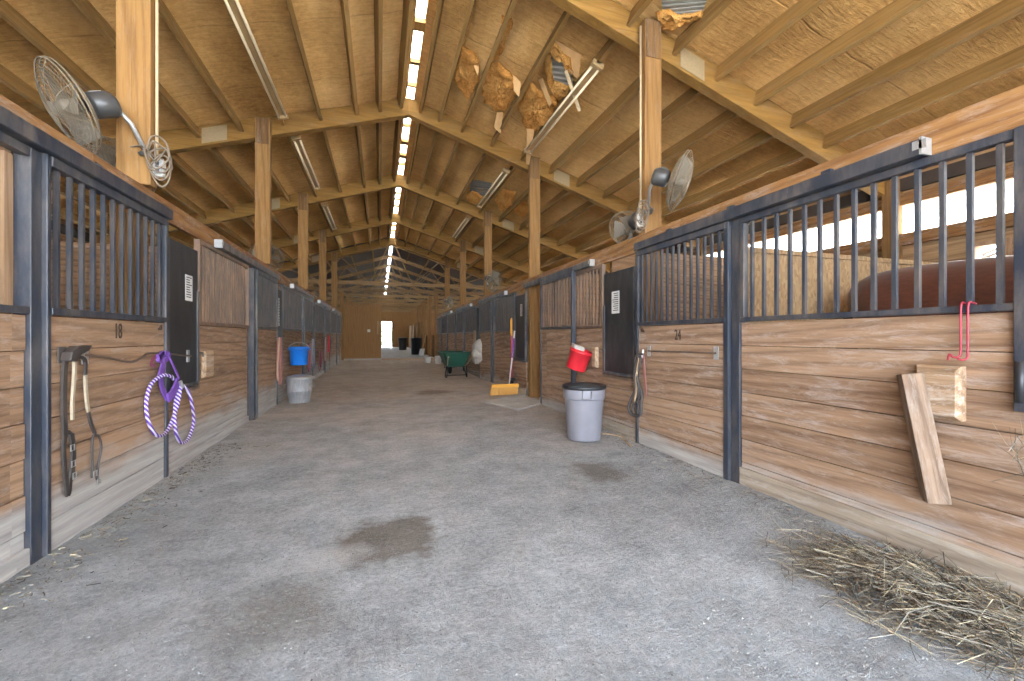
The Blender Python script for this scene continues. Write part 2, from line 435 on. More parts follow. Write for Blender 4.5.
# ---- outer side walls: planks below, translucent light band under the eave; left band added for light
def side_wall(side):
    s = -1 if side == 'left' else 1; X = OUT_L if s < 0 else OUT_R
    m = MB(); a, b = sorted((X, X + s * .1))
    wy = []                                              # window openings
    y = 2.8 - 7.5
    while y < 42: wy.append((y, y + .36)); y += 3.75
    prev = NEAR_Y
    for y0, y1 in wy:
        if y0 > prev: m.box(a, b, prev, y0, 0, 2.59)
        m.box(a, b, max(y0, NEAR_Y), y1, 0, 1.45); m.box(a, b, max(y0, NEAR_Y), y1, 2.32, 2.59); prev = y1
    m.box(a, b, prev, FAR_Y, 0, 2.59)
    m.box(a, b, NEAR_Y, FAR_Y, 3.0, 3.62)
    struct(m.build('wall_' + side, M['inner_wall']), 'plank outer wall behind the %s row of stalls' % side)
    struct(MB().box(X + s * .05, X + s * .055, NEAR_Y, FAR_Y, 2.57, 3.02).build('window_band_' + side, M['skylight']), 'translucent white light band under the %s eave' % side)
    g = MB().box(*sorted((X - s * .05, X)), NEAR_Y, FAR_Y, 2.44, 2.6).box(*sorted((X - s * .05, X)), NEAR_Y, FAR_Y, 2.99, 3.15)
    struct(g.build('trim_girt_' + side, M['header']), 'wooden girts above and below the %s light band' % side)
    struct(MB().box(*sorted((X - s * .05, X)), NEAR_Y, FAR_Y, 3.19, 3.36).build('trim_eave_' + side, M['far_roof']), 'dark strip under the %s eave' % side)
    k = 1
    for y0, y1 in wy:
        f = MB(); xa, xb = sorted((X - s * .03, X + s * .12))
        f.box(xa, xb, y0, y0 + .05, 1.45, 2.32).box(xa, xb, y1 - .05, y1, 1.45, 2.32).box(xa, xb, y0 + .05, y1 - .05, 1.45, 1.5).box(xa, xb, y0 + .05, y1 - .05, 2.27, 2.32)
        if y0 > NEAR_Y and y0 < 16:
            struct(f.build('window_%s_%d' % (side, k), M['strip']), 'wood framed stall window opening in the %s outer wall' % side); k += 1
side_wall('left'); side_wall('right')

# ================================================================== FRAME: posts, rafters, purlins, trusses
ORD = ['zeroth', 'first', 'second', 'third', 'fourth', 'fifth', 'sixth', 'seventh', 'eighth', 'ninth', 'tenth', 'eleventh', 'twelfth', 'thirteenth', 'fourteenth']
NB = 5                                              # rafters in view
frames = [FRAME_Y0 + BAY * i for i in range(-2, NB)]
for i, y in enumerate(frames):
    if y < NEAR_Y: continue
    m = MB(); h = .31
    for s, xe in ((-1, OUT_L), (1, OUT_R)):
        zr, ze = rafter_z(RIDGE_X), rafter_z(xe)
        x0, x1 = RIDGE_X, xe
        for ya, yb in ((y + .055, y + .185),):
            m.quadbox([(x0, ya, zr), (x1, ya, ze), (x1, yb, ze), (x0, yb, zr), (x0, ya, zr + h), (x1, ya, ze + h), (x1, yb, ze + h), (x0, yb, zr + h)])
    n = i - 1
    where = '' if n < 1 else '%s pitched timber rafter from the near end of the aisle' % ORD[n]
    o = m.build('rafter_beam', M['beam'], bevel=.006); struct(o, where if n >= 1 else 'pitched timber rafter overhead of the viewer')
    # pale splice plates nailed on the rafter face
    if n >= 1:
        for sx in (-1, 1):
            xc = RIDGE_X + sx * 2.98; zc = rafter_z(xc) + .155
            pl = MB(); w = .17
            for q in (1,):
                pl.quadbox([(xc - w, y + .046, rafter_z(xc - w) + .03), (xc + w, y + .046, rafter_z(xc + w) + .03), (xc + w, y + .052, rafter_z(xc + w) + .03), (xc - w, y + .052, rafter_z(xc - w) + .03),
                            (xc - w, y + .046, rafter_z(xc - w) + .27), (xc + w, y + .046, rafter_z(xc + w) + .27), (xc + w, y + .052, rafter_z(xc + w) + .27), (xc - w, y + .052, rafter_z(xc - w) + .27)])
            tag(pl.build('splice_plate', M['plate'] if 'plate' in M else M['roof_metal']), 'grey metal splice plate on the %s rafter, %s slope' % (ORD[n], 'left' if sx < 0 else 'right'), 'plate', 'splice plates on the rafters')

M['cleat'] = wood('dark_cleat_wood', (.085, .04, .014), (.17, .088, .03), 'Z')
def make_post(side, y, idx):
    x = -1.79 if side == 'left' else 2.862
    top = rafter_z(x) + .255
    r = thing('wooden_post', (x, y, 0), '%s square timber roof post from the near end, behind the %s stall fronts' % (ORD[idx], side), 'post', 'timber roof posts on the %s side of the aisle' % side)
    m = MB().box(-.108, .108, -.05, .05, 2.35, top).box(-.15, .03 if side == 'left' else .1, -.05, .05, 0, 2.349) if side == 'left' else MB().box(-.1, .115, -.05, .05, 0, top)
    m.build('shaft', M['post'], r, bevel=.006)
    MB().box(-.09, .09, -.062, -.0505, top - .42, top - .01).build('rafter_cleat', M['cleat'], r)
    return r
for i in range(NB):
    y = FRAME_Y0 + BAY * i
    for side in ('left', 'right'): make_post(side, y, i + 1)
# slimmer posts of the trussed part beyond
for i in range(4):
    y = FRAME_Y0 + BAY * (NB + i) + .12
    for side in ('left', 'right'):
        x = -1.80 if side == 'left' else 2.865
        tag(MB().box(x - .08, x + .08, y - .05, y + .05, 0, 3.55).build('wooden_post', M['post']), '%s timber post carrying the far trusses, %s side' % (ORD[i+1], side), 'post', 'far posts under the trusses, %s side' % side)

# outer wall posts at the rafter ends, seen through the stall bars
for i in range(-1, NB):
    y = FRAME_Y0 + BAY * i
    for side, x in (('left', OUT_L + .06), ('right', OUT_R - .06)):
        o = MB().box(x - .06, x + .06, y - .09, y + .09, 0, rafter_z(x) + .2).build('trim_wall_post', M['post'])
        struct(o, 'wall post under the rafter end')

PX = [-.37, -.94, -1.51, -2.1, -2.68, -3.26, -3.84, -4.42, -5.0, -5.55, .01]
PXR = [1.03, 1.45, 2.02, 2.62, 3.22, 3.82, 4.42, 5.02, 5.6, 6.2]
def purlin(x, y0, y1, h, w=.052):
    z = rafter_z(x) + .12
    sx = -PITCH * (1 if x > RIDGE_X else -1)
    u = Vector((-sx, 0, 1)).normalized()
    m = MB(); r = Vector((1, 0, sx)).normalized() * (w / 2)
    b = Vector((x, 0, z)); t = b + u * h
    Y0, Y1 = Vector((0, y0, 0)), Vector((0, y1, 0))
    m.quadbox([b - r + Y0, b + r + Y0, b + r + Y1, b - r + Y1, t - r + Y0, t + r + Y0, t + r + Y1, t - r + Y1])
    return m
for bi in range(len(frames)):
    y0 = frames[bi] + .185; y1 = frames[bi] + BAY + .055
    if y0 < -1 or bi == len(frames) - 1: y1 = min(y1, 18.55)
    if y1 <= y0 or frames[bi] < NEAR_Y: continue
    n = bi - 1
    where = 'ahead of the first rafter' if n < 1 else ('between the %s and %s rafters' % (ORD[n], ORD[n + 1]))
    for xs, sl in ((PX, 'left'), (PXR, 'right')):
        for x in xs:
            struct(purlin(x, y0, y1, .19).build('purlin_beam', M['purlin']), 'roof purlin on the %s slope %s' % (sl, where))
    for x in (RIDGE_L, RIDGE_R):
        struct(purlin(x, y0, y1, .22, .05).build('purlin_beam', M['purlin']), 'deep purlin edging the ridge skylight %s' % where)
    rnd = random.Random(bi)
    y = y0 + .25
    while y < y1 - .1:
        w = rnd.choice((.05, .08, .18))
        struct(MB().box(RIDGE_L, RIDGE_R, y, y + w, roof_z(.5) + .02, roof_z(.5) + .09).build('skylight_beam', M['purlin']), 'short blocking piece across the ridge skylight')
        y += rnd.uniform(.55, .95)

# far trusses with bottom chords
def truss(y, idx):
    r = thing('roof_truss', (RIDGE_X, y, 0), '%s light timber roof truss with webs beyond the last rafter' % ORD[idx], 'truss', 'timber trusses over the far half of the barn')
    hw = 6.3; zb = 3.45; zt = rafter_z(RIDGE_X) + .1; ze = rafter_z(RIDGE_X + hw) + .1
    MB().box(-hw, hw, -.04, .04, zb, zb + .16).build('bottom_chord', M['truss'], r)
    for s in (-1, 1):
        MB().beam((0, 0, zt + .05), (s * hw, 0, ze + .05), .06, .16, (0, 0, 1)).build('top_chord', M['truss'], r)
        for xa, xb in ((0.9, .15), (.9, 2.1), (2.9, 2.1), (2.9, 4.1)):
            zx = zt - PITCH * xb
            MB().beam((s * xa, 0, zb + .1), (s * xb, 0, zx), .04, .09, (0, 1, 0)).build('web', M['truss'], r)
for i in range(8): truss(19.3 + i * 2.9, i + 1)
# light bars of the far purlins
for i, x in enumerate((-4.2, -3.2, -2.2, -1.2, -.3, 1.3, 2.2, 3.2, 4.2, 5.2)):
    struct(purlin(x, 18.7, FAR_Y, .1).build('purlin_beam', M['purlin']), 'far roof purlin over the trusses')

# ================================================================== fluorescent fittings and torn insulation
def fixture(x, y0, y1, label):
    z = rafter_z(x) + .115
    r = thing('fluorescent_light', (x, y0, z), label, 'light fitting', 'bare twin tube fittings under the purlins')
    L = y1 - y0; tl = math.atan(PITCH) * (1 if x < RIDGE_X else -1)
    R = Matrix.Rotation(-tl, 4, 'Y')
    def put(m): m.v = [tuple(R @ Vector(v)) for v in m.v]; return m
    put(MB().box(-.03, .03, 0, L, -.03, 0)).build('channel', M['fitting'], r)
    for s in (-1, 1):
        put(MB().tube([(s * .05, .05, -.05), (s * .05, L - .05, -.05)], .017, 10)).build('tube', M['tube'], r, smooth=True)
    for e in (0, L - .05): put(MB().box(-.075, .075, e, e + .05, -.075, 0)).build('lamp_holder', M['fitting'], r)
M['fitting'] = plain('fitting_enamel', (.34, .22, .10), .6)
M['tube'] = plain('unlit_tube', (.74, .60, .40), .35)
fixture(-1.46, 4.05, 7.3, 'unlit twin tube fitting on the left slope before the second rafter')
fixture(-1.40, 8.0, 10.6, 'unlit twin tube fitting on the left slope just past the second rafter')
fixture(-1.40, 11.9, 14.4, 'unlit twin tube fitting on the left slope past the third rafter')
fixture(2.60, 4.6, 7.2, 'unlit twin tube fitting beside the torn hole on the right slope')
fixture(2.50, 8.2, 10.7, 'unlit twin tube fitting on the right slope past the second rafter')
fixture(2.45, 11.9, 14.3, 'unlit twin tube fitting on the right slope past the third rafter')

def on_slope(x, y, drop=0.0): return Vector((x, y, roof_z(x) - drop))
def batt(name, px, thick, mat, label, cat, group=None, drop=.02, seed=1, res=.035, rag=.045):
    """a torn soft piece hanging under the roof slope: ragged outline, real thickness, lumpy face"""
    P = [on_slope(x, y, drop) for x, y in px]
    n = len(P); rnd = random.Random(seed); ring = []
    for i in range(n):
        a, b = P[i], P[(i+1) % n]; k = max(2, int((b - a).length / res))
        for j in range(k):
            p = a.lerp(b, j / k); q = noise.noise_vector(p * 9) * rag; ring.append(Vector((p.x + q.x, p.y + q.y, p.z)))
    c = sum(ring, Vector()) / len(ring); m = MB(); R = len(ring); lv = 14
    sl = -PITCH if c.x > RIDGE_X else PITCH
    def z(p): return 5.158 + .315 - PITCH * abs(p.x - RIDGE_X) - drop
    for side in (1, 0):
        for l in range(lv):
            f = 1 - l / (lv - 1) * .97
            for p in ring:
                q = c.lerp(p, f); zz = z(q)
                if side == 0:
                    ed = min(1, (1 - f) * 9 + .3)
                    zz -= thick * ed * (.75 + .35 * noise.noise(q * 9 + Vector((seed, 0, 0))) + .45 * noise.noise(q * 24) + .35 * noise.noise(q * 55))
                m.v.append((q.x, q.y, zz))
    for side in (1, 0):
        o = 0 if side == 1 else lv * R
        for l in range(lv - 1):
            for i in range(R):
                j = (i + 1) % R; m.f.append((o + l*R+i, o + l*R+j, o + (l+1)*R+j, o + (l+1)*R+i))
        m.f.append(tuple(o + (lv-1)*R + i for i in range(R)))
    for i in range(R):
        j = (i + 1) % R; m.f.append((i, j, lv*R + j, lv*R + i))
    o = m.build(name, mat, smooth=True)
    me = o.data; cc = c.copy()
    for v in me.vertices: v.co -= cc
    o.location = cc
    return tag(o, label, cat, group)
IG = 'torn fibreglass batts under the right roof slope'
batt('insulation_batt', [(1.092, 5.739),(1.273, 5.787),(1.387, 5.899),(1.455, 6.396),(1.39, 6.86),(1.101, 6.538)], .075, M['fibre'], 'small diamond of torn orange fibreglass nearest the ridge', 'insulation', IG, seed=1)
batt('insulation_batt', [(1.486, 5.817),(1.619, 5.707),(1.956, 5.859),(2.021, 5.959),(2.042, 6.217),(1.986, 6.632),(1.876, 6.798),(1.642, 6.695),(1.48, 6.294)], .075, M['fibre'], 'broad torn orange fibreglass batt in the middle of the damaged slope', 'insulation', IG, seed=2)
batt('insulation_batt', [(2.09, 5.769),(2.271, 5.81),(2.604, 5.826),(2.664, 6.321),(2.565, 6.802),(2.417, 6.802),(2.144, 6.423)], .075, M['fibre'], 'torn orange fibreglass batt beside the twin tube fitting', 'insulation', IG, seed=3)
batt('insulation_batt', [(1.452, 4.935),(1.57, 4.88),(1.59, 5.132),(1.604, 5.5),(1.544, 5.701),(1.493, 5.676),(1.513, 5.191)], .06, M['fibre'], 'narrow torn strip of orange fibreglass above the broad batt', 'insulation', IG, seed=4)
batt('insulation_batt', [(2.031, 4.883),(2.094, 4.871),(2.25, 4.94),(2.385, 4.953),(2.505, 5.11),(2.467, 5.186),(2.305, 5.059),(2.189, 5.091)], .09, M['fibre'], 'ragged fibreglass edge above the hole showing sheet metal', 'insulation', IG, seed=5, rag=.025)
batt('insulation_batt', [(2.061, 5.092),(2.161, 5.093),(2.267, 5.308),(2.367, 5.506),(2.325, 5.592),(2.203, 5.407)], .09, M['fibre'], 'ragged fibreglass edge on the ridge side of the hole', 'insulation', IG, seed=10, rag=.025)
batt('insulation_batt', [(2.356, 5.516),(2.462, 5.474),(2.601, 5.403),(2.628, 5.559),(2.598, 5.775),(2.384, 5.694)], .07, M['fibre'], 'ragged fibreglass edge below the hole showing sheet metal', 'insulation', IG, seed=11, rag=.025)
batt('insulation_batt', [(2.862, 3.834),(2.938, 3.734),(3.063, 3.698),(3.197, 3.556),(3.267, 3.575),(3.22, 3.669),(3.115, 3.825),(3.08, 3.915),(2.975, 3.916)], .06, M['fibre'], 'torn orange fibreglass hanging by the top of the near post', 'insulation', IG, seed=6)
batt('insulation_batt', [(2.819, 10.313),(2.812, 9.558),(3.093, 9.417),(3.215, 10.115),(3.134, 10.945)], .075, M['fibre'], 'torn orange fibreglass past the second rafter', 'insulation', IG, seed=7)
batt('insulation_batt', [(3.291, 10.356),(3.359, 9.599),(3.691, 10.154),(3.656, 10.779)], .06, M['fibre'], 'torn fibreglass lump beside the second post', 'insulation', IG, seed=8)
batt('insulation_batt', [(2.169, 10.836),(2.283, 10.373),(2.57, 10.478),(2.58, 10.975),(2.352, 11.194)], .075, M['fibre'], 'torn fibreglass below the exposed metal past the second rafter', 'insulation', IG, seed=9)
def sheet(px, label, drop, seed):
    P = [on_slope(x, y, drop) for x, y in px]; c = sum(P, Vector()) / 4; m = MB()
    N = 36
    for j in range(2):
        for i in range(N + 1):
            f = i / N; a = P[0].lerp(P[1], f); b = P[3].lerp(P[2], f); p = a if j == 0 else b
            for th in (0, 1):
                m.v.append(tuple(Vector((p.x, p.y, p.z + .022 * (1 if (i % 6) < 2 else 0) + .006 * th)) - c))
    def id(j, i, t): return (j * (N + 1) + i) * 2 + t
    for i in range(N):
        m.f.append((id(0,i,0), id(0,i+1,0), id(1,i+1,0), id(1,i,0))); m.f.append((id(0,i,1), id(1,i,1), id(1,i+1,1), id(0,i+1,1)))
        m.f.append((id(0,i,0), id(0,i,1), id(0,i+1,1), id(0,i+1,0))); m.f.append((id(1,i,0), id(1,i+1,0), id(1,i+1,1), id(1,i,1)))
    o = m.build('roof_sheet', M['roof_metal'], loc=c); tag(o, label, 'roofing sheet', 'bare corrugated roof sheets seen through the torn ceiling')
sheet([(2.144, 5.086),(2.375, 5.599),(2.669, 5.445),(2.346, 4.963)], 'bare corrugated metal seen through the hole beside the twin tubes', .06, 1)
sheet([(2.752, 3.622),(2.963, 3.832),(3.236, 3.57),(3.119, 3.308)], 'bare corrugated metal above the near post', .04, 2)
sheet([(2.08, 9.9),(2.253, 10.727),(2.65, 10.373),(2.523, 9.498)], 'bare corrugated metal past the second rafter', .04, 3)
def flap(px, drops, label, mat='paper_flap'):
    P = [on_slope(x, y, d) for (x, y), d in zip(px, drops)]; c = sum(P, Vector()) / len(P); m = MB()
    m.v = [tuple(p - c) for p in P] + [tuple(p - c + Vector((0, 0, .006))) for p in P]; n = len(P)
    m.f = [tuple(range(n)), tuple(range(n, 2*n))[::-1]] + [(i, (i+1) % n, n + (i+1) % n, n + i) for i in range(n)]
    tag(m.build('paper_flap', M[mat], loc=c), label, 'torn paper', 'torn paper facings hanging from the roof')
flap([(2.078, 4.865),(2.473, 4.841),(2.573, 5.097),(2.568, 5.147),(2.39, 5.117)], [.04, .05, .12, .13, .1], 'triangular torn paper facing over the hole beside the twin tubes')
flap([(2.187, 5.636),(2.223, 5.532),(2.452, 5.741),(2.45, 5.852)], [.05, .08, .2, .2], 'narrow white torn paper edge below the hole')
flap([(1.857, 5.793),(1.985, 5.808),(1.988, 5.908),(1.907, 5.901)], [.05, .1, .25, .2], 'small white paper corner under the broad batt')
flap([(1.883, 6.759),(1.966, 6.683),(2.039, 7.058),(1.899, 7.014)], [.1, .1, .25, .22], 'pale paper tail hanging under the broad batt')
flap([(2.43, 6.788),(2.535, 6.722),(2.632, 7.083),(2.702, 7.434),(2.658, 7.48)], [.1, .1, .25, .36, .34], 'long pale paper tail hanging near the second post')
flap([(1.257, 5.913),(1.37, 5.889),(1.38, 5.999)], [.05, .05, .2], 'paper corner beside the small diamond of fibreglass')
a, b = on_slope(2.375, 5.086, .16), on_slope(2.775, 5.481, .3)
tag(MB().beam(a - a, b - a, .045, .018).build('loose_batten', M['batten'], loc=a), 'pale loose batten hanging across the twin tube fitting', 'batten')
for i, (px, lb) in enumerate([([(-1.5, 5.184),(-1.441, 5.276),(-1.485, 5.331),(-1.533, 5.267)], 'curl of torn paper at the upper end of the left twin tubes'), ([(-1.529, 6.424),(-1.466, 6.575),(-1.554, 6.851),(-1.604, 6.738)], 'curl of torn paper halfway along the left twin tubes'), ([(-1.541, 9.91),(-1.421, 10.327),(-1.382, 11.006),(-1.603, 11.013)], 'curl of torn paper on the left slope past the second rafter')]):
    batt('paper_curl', px, .09, M['paper_flap'], lb, 'torn paper', None, seed=20 + i, rag=.03)

# ================================================================== STALL FRONTS
class Side:
    def __init__(s, name):
        s.name = name; s.left = name == 'left'; s.X = XL if s.left else XR; s.sg = 1 if s.left else -1
        s.top = 2.245 if s.left else 2.215               # top of the sliding track
        s.board = M['board'] if s.left else M['board_right']
    def p(s, y, z, o): return (s.sg * o, y, z)           # along the aisle, height, out into the aisle
    def box(s, m, y0, y1, z0, z1, o0, o1):
        a, b = sorted((s.sg * o0, s.sg * o1)); return m.box(a, b, y0, y1, z0, z1)
    def w(s, y, z, o): return Vector((s.X + s.sg * o, y, z))
LS, RS = Side('left'), Side('right')
MIDZ = 1.30

def boards(S, y0, y1, z0, z1, o, gap=.004, seed=1, h=.185):
    m = MB(); rnd = random.Random(seed); z = z0
    while z < z1 - .01:
        zz = min((math.floor(z / h + 1e-6) + 1) * h, z1)
        d = rnd.uniform(-.004, .004)
        S.box(m, y0, y1, z + gap / 2, zz - gap / 2, o - .03, o + d); z = zz
    return m
def add_bars(S, root, y0, y1, z0, z1, o, n, mat, single, w=.022):
    if single:
        m = MB()
        for i in range(n):
            y = y0 + (y1 - y0) * (i + .5) / n; S.box(m, y - w/2, y + w/2, z0, z1, o - w/2, o + w/2)
        m.build('bar_grille', mat, root)
    else:
        me = None
        for i in range(n):
            y = y0 + (y1 - y0) * (i + .5) / n
            if me is None:
                m = MB(); S.box(m, -w/2, w/2, z0, z1, -w/2, w/2); b = m.build('bar', mat, root); me = b
            else:
                b = me.copy(); COL.objects.link(b)
            b.location = S.p(y, 0, o)

def door(S, y, ln, label, group, number=None, nbars=12, single=False, barmat='bar', o=.02, bevel=.004):
    r = thing('stall_door', (S.X, y, 0), label, 'stall door', group)
    zt = S.top - .09
    f = MB()
    S.box(f, 0, .03 if S.left else .05, .0, zt, o - .035, o + .025); S.box(f, ln - .045, ln, .0, zt, o - .035, o + .025)
    S.box(f, .03, ln - .045, MIDZ, MIDZ + .04, o - .03, o + .03); S.box(f, .03, ln - .045, zt - .055, zt, o - .03, o + .03)
    S.box(f, .01, .06, zt, zt + .05, o - .02, o + .012); S.box(f, ln - .06, ln - .01, zt, zt + .05, o - .02, o + .012)
    f.build('frame', M['steel'] if not single else M['steel_dusty'], r, bevel=bevel)
    bp = boards(S, .03 if S.left else .05, ln - .045, .008, MIDZ, o + .012, seed=int(y * 10) + 3).build('board_panel', S.board, r, bevel=.003 if not single else 0)
    add_bars(S, r, .055 if S.left else .075, ln - .05, MIDZ + .04, zt - .055, o, nbars, M[barmat], single)
    if number:
        rot = Matrix(((0, 0, S.sg, 0), (S.sg, 0, 0, 0), (0, 1, 0, 0), (0, 0, 0, 1)))
        cy = .645 if S.left else .61
        text_part(number, .145, M['burnt'], 'door_number', bp, Matrix.Translation(S.p(cy, 1.215 if S.left else 1.195, o + .017)) @ rot, .62)
        m = MB(); yb = ln - .12
        S.box(m, yb - .03, yb + .02, 1.235, 1.25, o + .012, o + .02); m.tube([S.p(yb - .02, 1.25, o + .018), S.p(yb, 1.275, o + .02), S.p(yb + .015, 1.25, o + .018)], .005, 6)
        m.build('staple', M['burnt'], bp)
    return r

def panel(S, y, y1, ywin, label, group, nbars=14, single=False, barmat='bar_rust', strip=False, seed=1, win=(.70, 2.03)):
    """fixed part of a stall front: boards under and beyond the feed opening, bars above"""
    r = thing('stall_front_panel', (S.X, y, 0), label, 'stall front', group)
    ln = y1 - y; zt = S.top - .09; o = 0.0
    if ywin:
        boards(S, 0, ywin, .05, win[0] - .03, o, seed=seed).build('lower_boards', S.board, r, bevel=.003 if not single else 0)
    boards(S, ywin, ln, .05, MIDZ, o, seed=seed + 5).build('board_panel', S.board, r, bevel=.003 if not single else 0)
    m = MB(); S.box(m, 0, ln, -.03, .10 if S.left else .145, o - .02, o + .022); m.build('kick_board', M['kick'] if not S.left else S.board, r, bevel=.004 if not single else 0)
    f = MB()
    S.box(f, ywin, ln, MIDZ, MIDZ + .035, o - .03, o + .02); S.box(f, ywin, ln, zt - .045, zt, o - .03, o + .02)
    S.box(f, ywin, ywin + .04, MIDZ + .035, zt - .045, o - .03, o + .02); S.box(f, ln - (.0 if strip else .04), ln + .001, MIDZ + .035, zt - .045, o - .03, o + .02)
    if ywin:
        S.box(f, 0, .03, win[0] - .03, zt, o - .03, o + .015); S.box(f, .03, ywin, win[0] - .03, win[0], o - .03, o + .02); S.box(f, ywin - .02, ywin, win[0], MIDZ, o - .03, o + .02)
    f.build('frame', M['steel'] if barmat == 'bar' else (M['bar_rust'] if barmat == 'bar_rust' else M['steel_dusty']), r, bevel=.004 if not single else 0)
    add_bars(S, r, ywin + .045, ln - .045 - (.07 if strip else 0), MIDZ + .035, zt - .045, o - .005, nbars, M[barmat], single)
    if strip:
        m = MB(); S.box(m, ln - .045, ln + .05, MIDZ + .036, zt - .046, o - .085, o - .05); m.build('wood_strip', M['strip'], r)
    return r

def feed_door(S, y, ln, label, group, z0=.715, z1=2.03, notice=None):
    r = thing('feed_door', (S.X, y, 0), label, 'feed door', group)
    m = MB(); S.box(m, 0, ln, z0, z1, -.012, .010); m.build('black_panel', M['black_panel'], r, bevel=.004)
    f = MB(); S.box(f, 0, .025, z0, z1, .011, .02); S.box(f, ln - .03, ln, z0, z1 - .4, .011, .024); S.box(f, .025, ln - .03, z0, z0 + .03, .011, .024)
    fr = f.build('frame', M['steel_dusty'], r)
    f = MB(); f.tube([S.p(ln - .03, 1.02, .03), S.p(ln + .05, 1.02, .035), S.p(ln + .06, .98, .035)], .009, 8); f.build('latch', M['bar_dark'], fr)
    return r
def notice(S, y, z, w, h, label, tilt=0.02):
    r = thing('paper_notice', S.w(y, z, .012), label, 'notice', None)
    m = MB(); S.box(m, -w/2, w/2, -h/2, h/2, 0, .003); sh = m.build('sheet', M['paper'], r)
    k = MB(); rnd = random.Random(int(y * 100))
    for i in range(9):
        zz = h / 2 - (i + 1) * h / 10.5
        a = -w * .38; b = w * rnd.uniform(.05, .38)
        S.box(k, a, b, zz - h * .018, zz + h * .018, .003, .0045)
    k.build('printed_lines', M['ink'], sh)
    return r
def track(S, y0, y1, label, group=None, big=True):
    r = thing('sliding_door_track', (S.X, y0, S.top - .085), label, 'door track', group)
    m = MB(); ln = y1 - y0; S.box(m, 0, ln, 0, .085, .0, .075); m.build('rail', M['steel'] if big else M['steel_dusty'], r, bevel=.006)
    e = MB(); S.box(e, -.012, .0, .0, .09, .0, .08); S.box(e, -.03, .03, .03, .075, .076, .08); e.build('end_cap', M['zinc'], r)
    if big:
        for q in (.2, .5, .8):
            b = MB(); S.box(b, ln * q - .03, ln * q + .03, .086, .12, .0, .03); b.build('bracket', M['steel'], r)
    return r
def post(S, y, label, o=.02, w=.08, z0=-.02):
    m = MB(); S.box(m, -w/2, w/2, z0, S.top - .09, -.05, o)
    if z0 < 0: S.box(m, -w/2 - .01, w/2 + .01, -.02, .015, -.06, o + .01)
    return tag(m.build('steel_post', M['steel'], loc=(S.X, y, 0), bevel=.004), label, 'post', 'steel posts between the stall fronts')

# ---- header boards above the fronts
for S, z0, z1 in ((LS, 2.17, 2.345), (RS, 2.13, 2.315)):
    m = MB(); y = -4.0
    while y < 20.9:
        S.box(m, y, y + 3.655, z0, z1, -.045, -.003); y += 3.66
    struct(m.build('header_beam', M['header'], loc=(S.X, 0, 0), bevel=.004), 'orange wooden header board over the %s stall fronts' % S.name)

NTH = ['first', 'second', 'third', 'fourth', 'fifth', 'sixth']
# ---- left row -----------------------------------------------------------------
LD = [2.857, 6.84, 10.85, 14.75, 18.65]
LG, LPG = 'stall doors on the left', 'stall front panels on the left'
panel(LS, 1.0, 2.78, 0, 'near cropped stall front panel before door 18, pale wood strip behind its bars', LPG, 15, False, 'bar', True, 3)
post(LS, 2.82, 'thick blue-black steel post beside door 18', .022, .07)
d = door(LS, LD[0], 1.335, 'plank and bar stall door numbered 18 with a bridle hung on it', LG, '18', 12)
panel(LS, 4.21, 6.52, .68, 'stall front panel with brown bars and black feed door next to door 18', LPG, 21, False, 'bar_rust', True, 5)
fd = feed_door(LS, 4.25, .62, 'scuffed black feed door with a white notice beside door 18', None)
notice(LS, 4.66, 1.64, .15, .24, 'white printed notice on the black feed door by the purple halter')
track(LS, -.2, 4.2, 'blue-black sliding track above door 18')
for i in range(1, 5):
    y = LD[i]; sing = i > 1
    post(LS, y - .09, '%s steel post past door 18 on the left row' % NTH[i - 1], .03, .09)
    door(LS, y, 1.27, ['', 'dark barred stall door before the blue bucket', 'stall door just past the blue bucket', 'stall door with a red item hung past it', 'farthest stall door of the left row'][i], LG, None, 13, True, 'bar_dark')
    y1 = LD[i + 1] - .15 if i < 4 else 21.0
    panel(LS, y + 1.28, y1, .5, ['', 'stall front panel behind the blue bucket and metal bin', 'stall front panel past the blue-grey halter', 'second last stall front panel of the left row', 'last stall front panel of the left row before the plywood room'][i], LPG, 19, True, 'bar_dark', i == 1, 11 + i)
    feed_door(LS, y + 1.31, .45, '%s narrow black feed opening past door 18 on the left' % NTH[i - 1], None)
    if i == 1: notice(LS, y + 1.5, 1.62, .10, .5, 'tall narrow pale notice on the feed door before the blue bucket')
    track(LS, y - 1.5, y + 1.27, '%s sliding track past door 18 on the left row' % NTH[i - 1], None, False)
# ---- right row ----------------------------------------------------------------
RG, RPG = 'stall doors on the right', 'stall front panels on the right'
panel(RS, 1.06, 2.61, 0, 'wide stall front panel with the horse behind its bars and a broken saddle rack', RPG, 14, False, 'bar', False, 23)
post(RS, 1.05, 'thick blue-black steel post with hay caught on its hinge', .025, .11, .845)
post(RS, 2.655, 'blue-black steel post between door 24 and the horse stall', .014, .08)
panel(RS, .33, 1.059, .68, 'lower boards under the feed opening cropped by the picture edge', RPG, 1, False, 'bar', False, 29, (.87, 2.03))
feed_door(RS, .37, .61, 'near black feed door cropped by the picture edge', None, .88)
door(RS, 2.70, 1.29, 'plank and bar stall door numbered 24 with a long tie bar', RG, '24', 14)
panel(RS, 4.0, 6.42, .76, 'stall front panel with the tilted red bucket beside door 24', RPG, 17, False, 'bar_rust', False, 31)
fd = feed_door(RS, 4.05, .68, 'black feed door with a white notice beside door 24', None, z1=1.98)
notice(RS, 4.45, 1.60, .17, .27, 'white printed notice on the black feed door by door 24')
track(RS, 1.42, 3.98, 'blue-black sliding track over door 24 with a bolted end')
door(RS, 5.47, 1.27, 'slid open stall door behind the grey rubbish drum', RG, None, 11, False, 'bar_rust', o=.075)
track(RS, 5.0, 7.7, 'dusty sliding track over the slid open stall door', None, False)
RD = [10.3, 14.05, 17.8]
panel(RS, 7.74, 10.12, .7, 'stall front panel with the broom leaning on it', RPG, 17, True, 'bar_dark', True, 37)
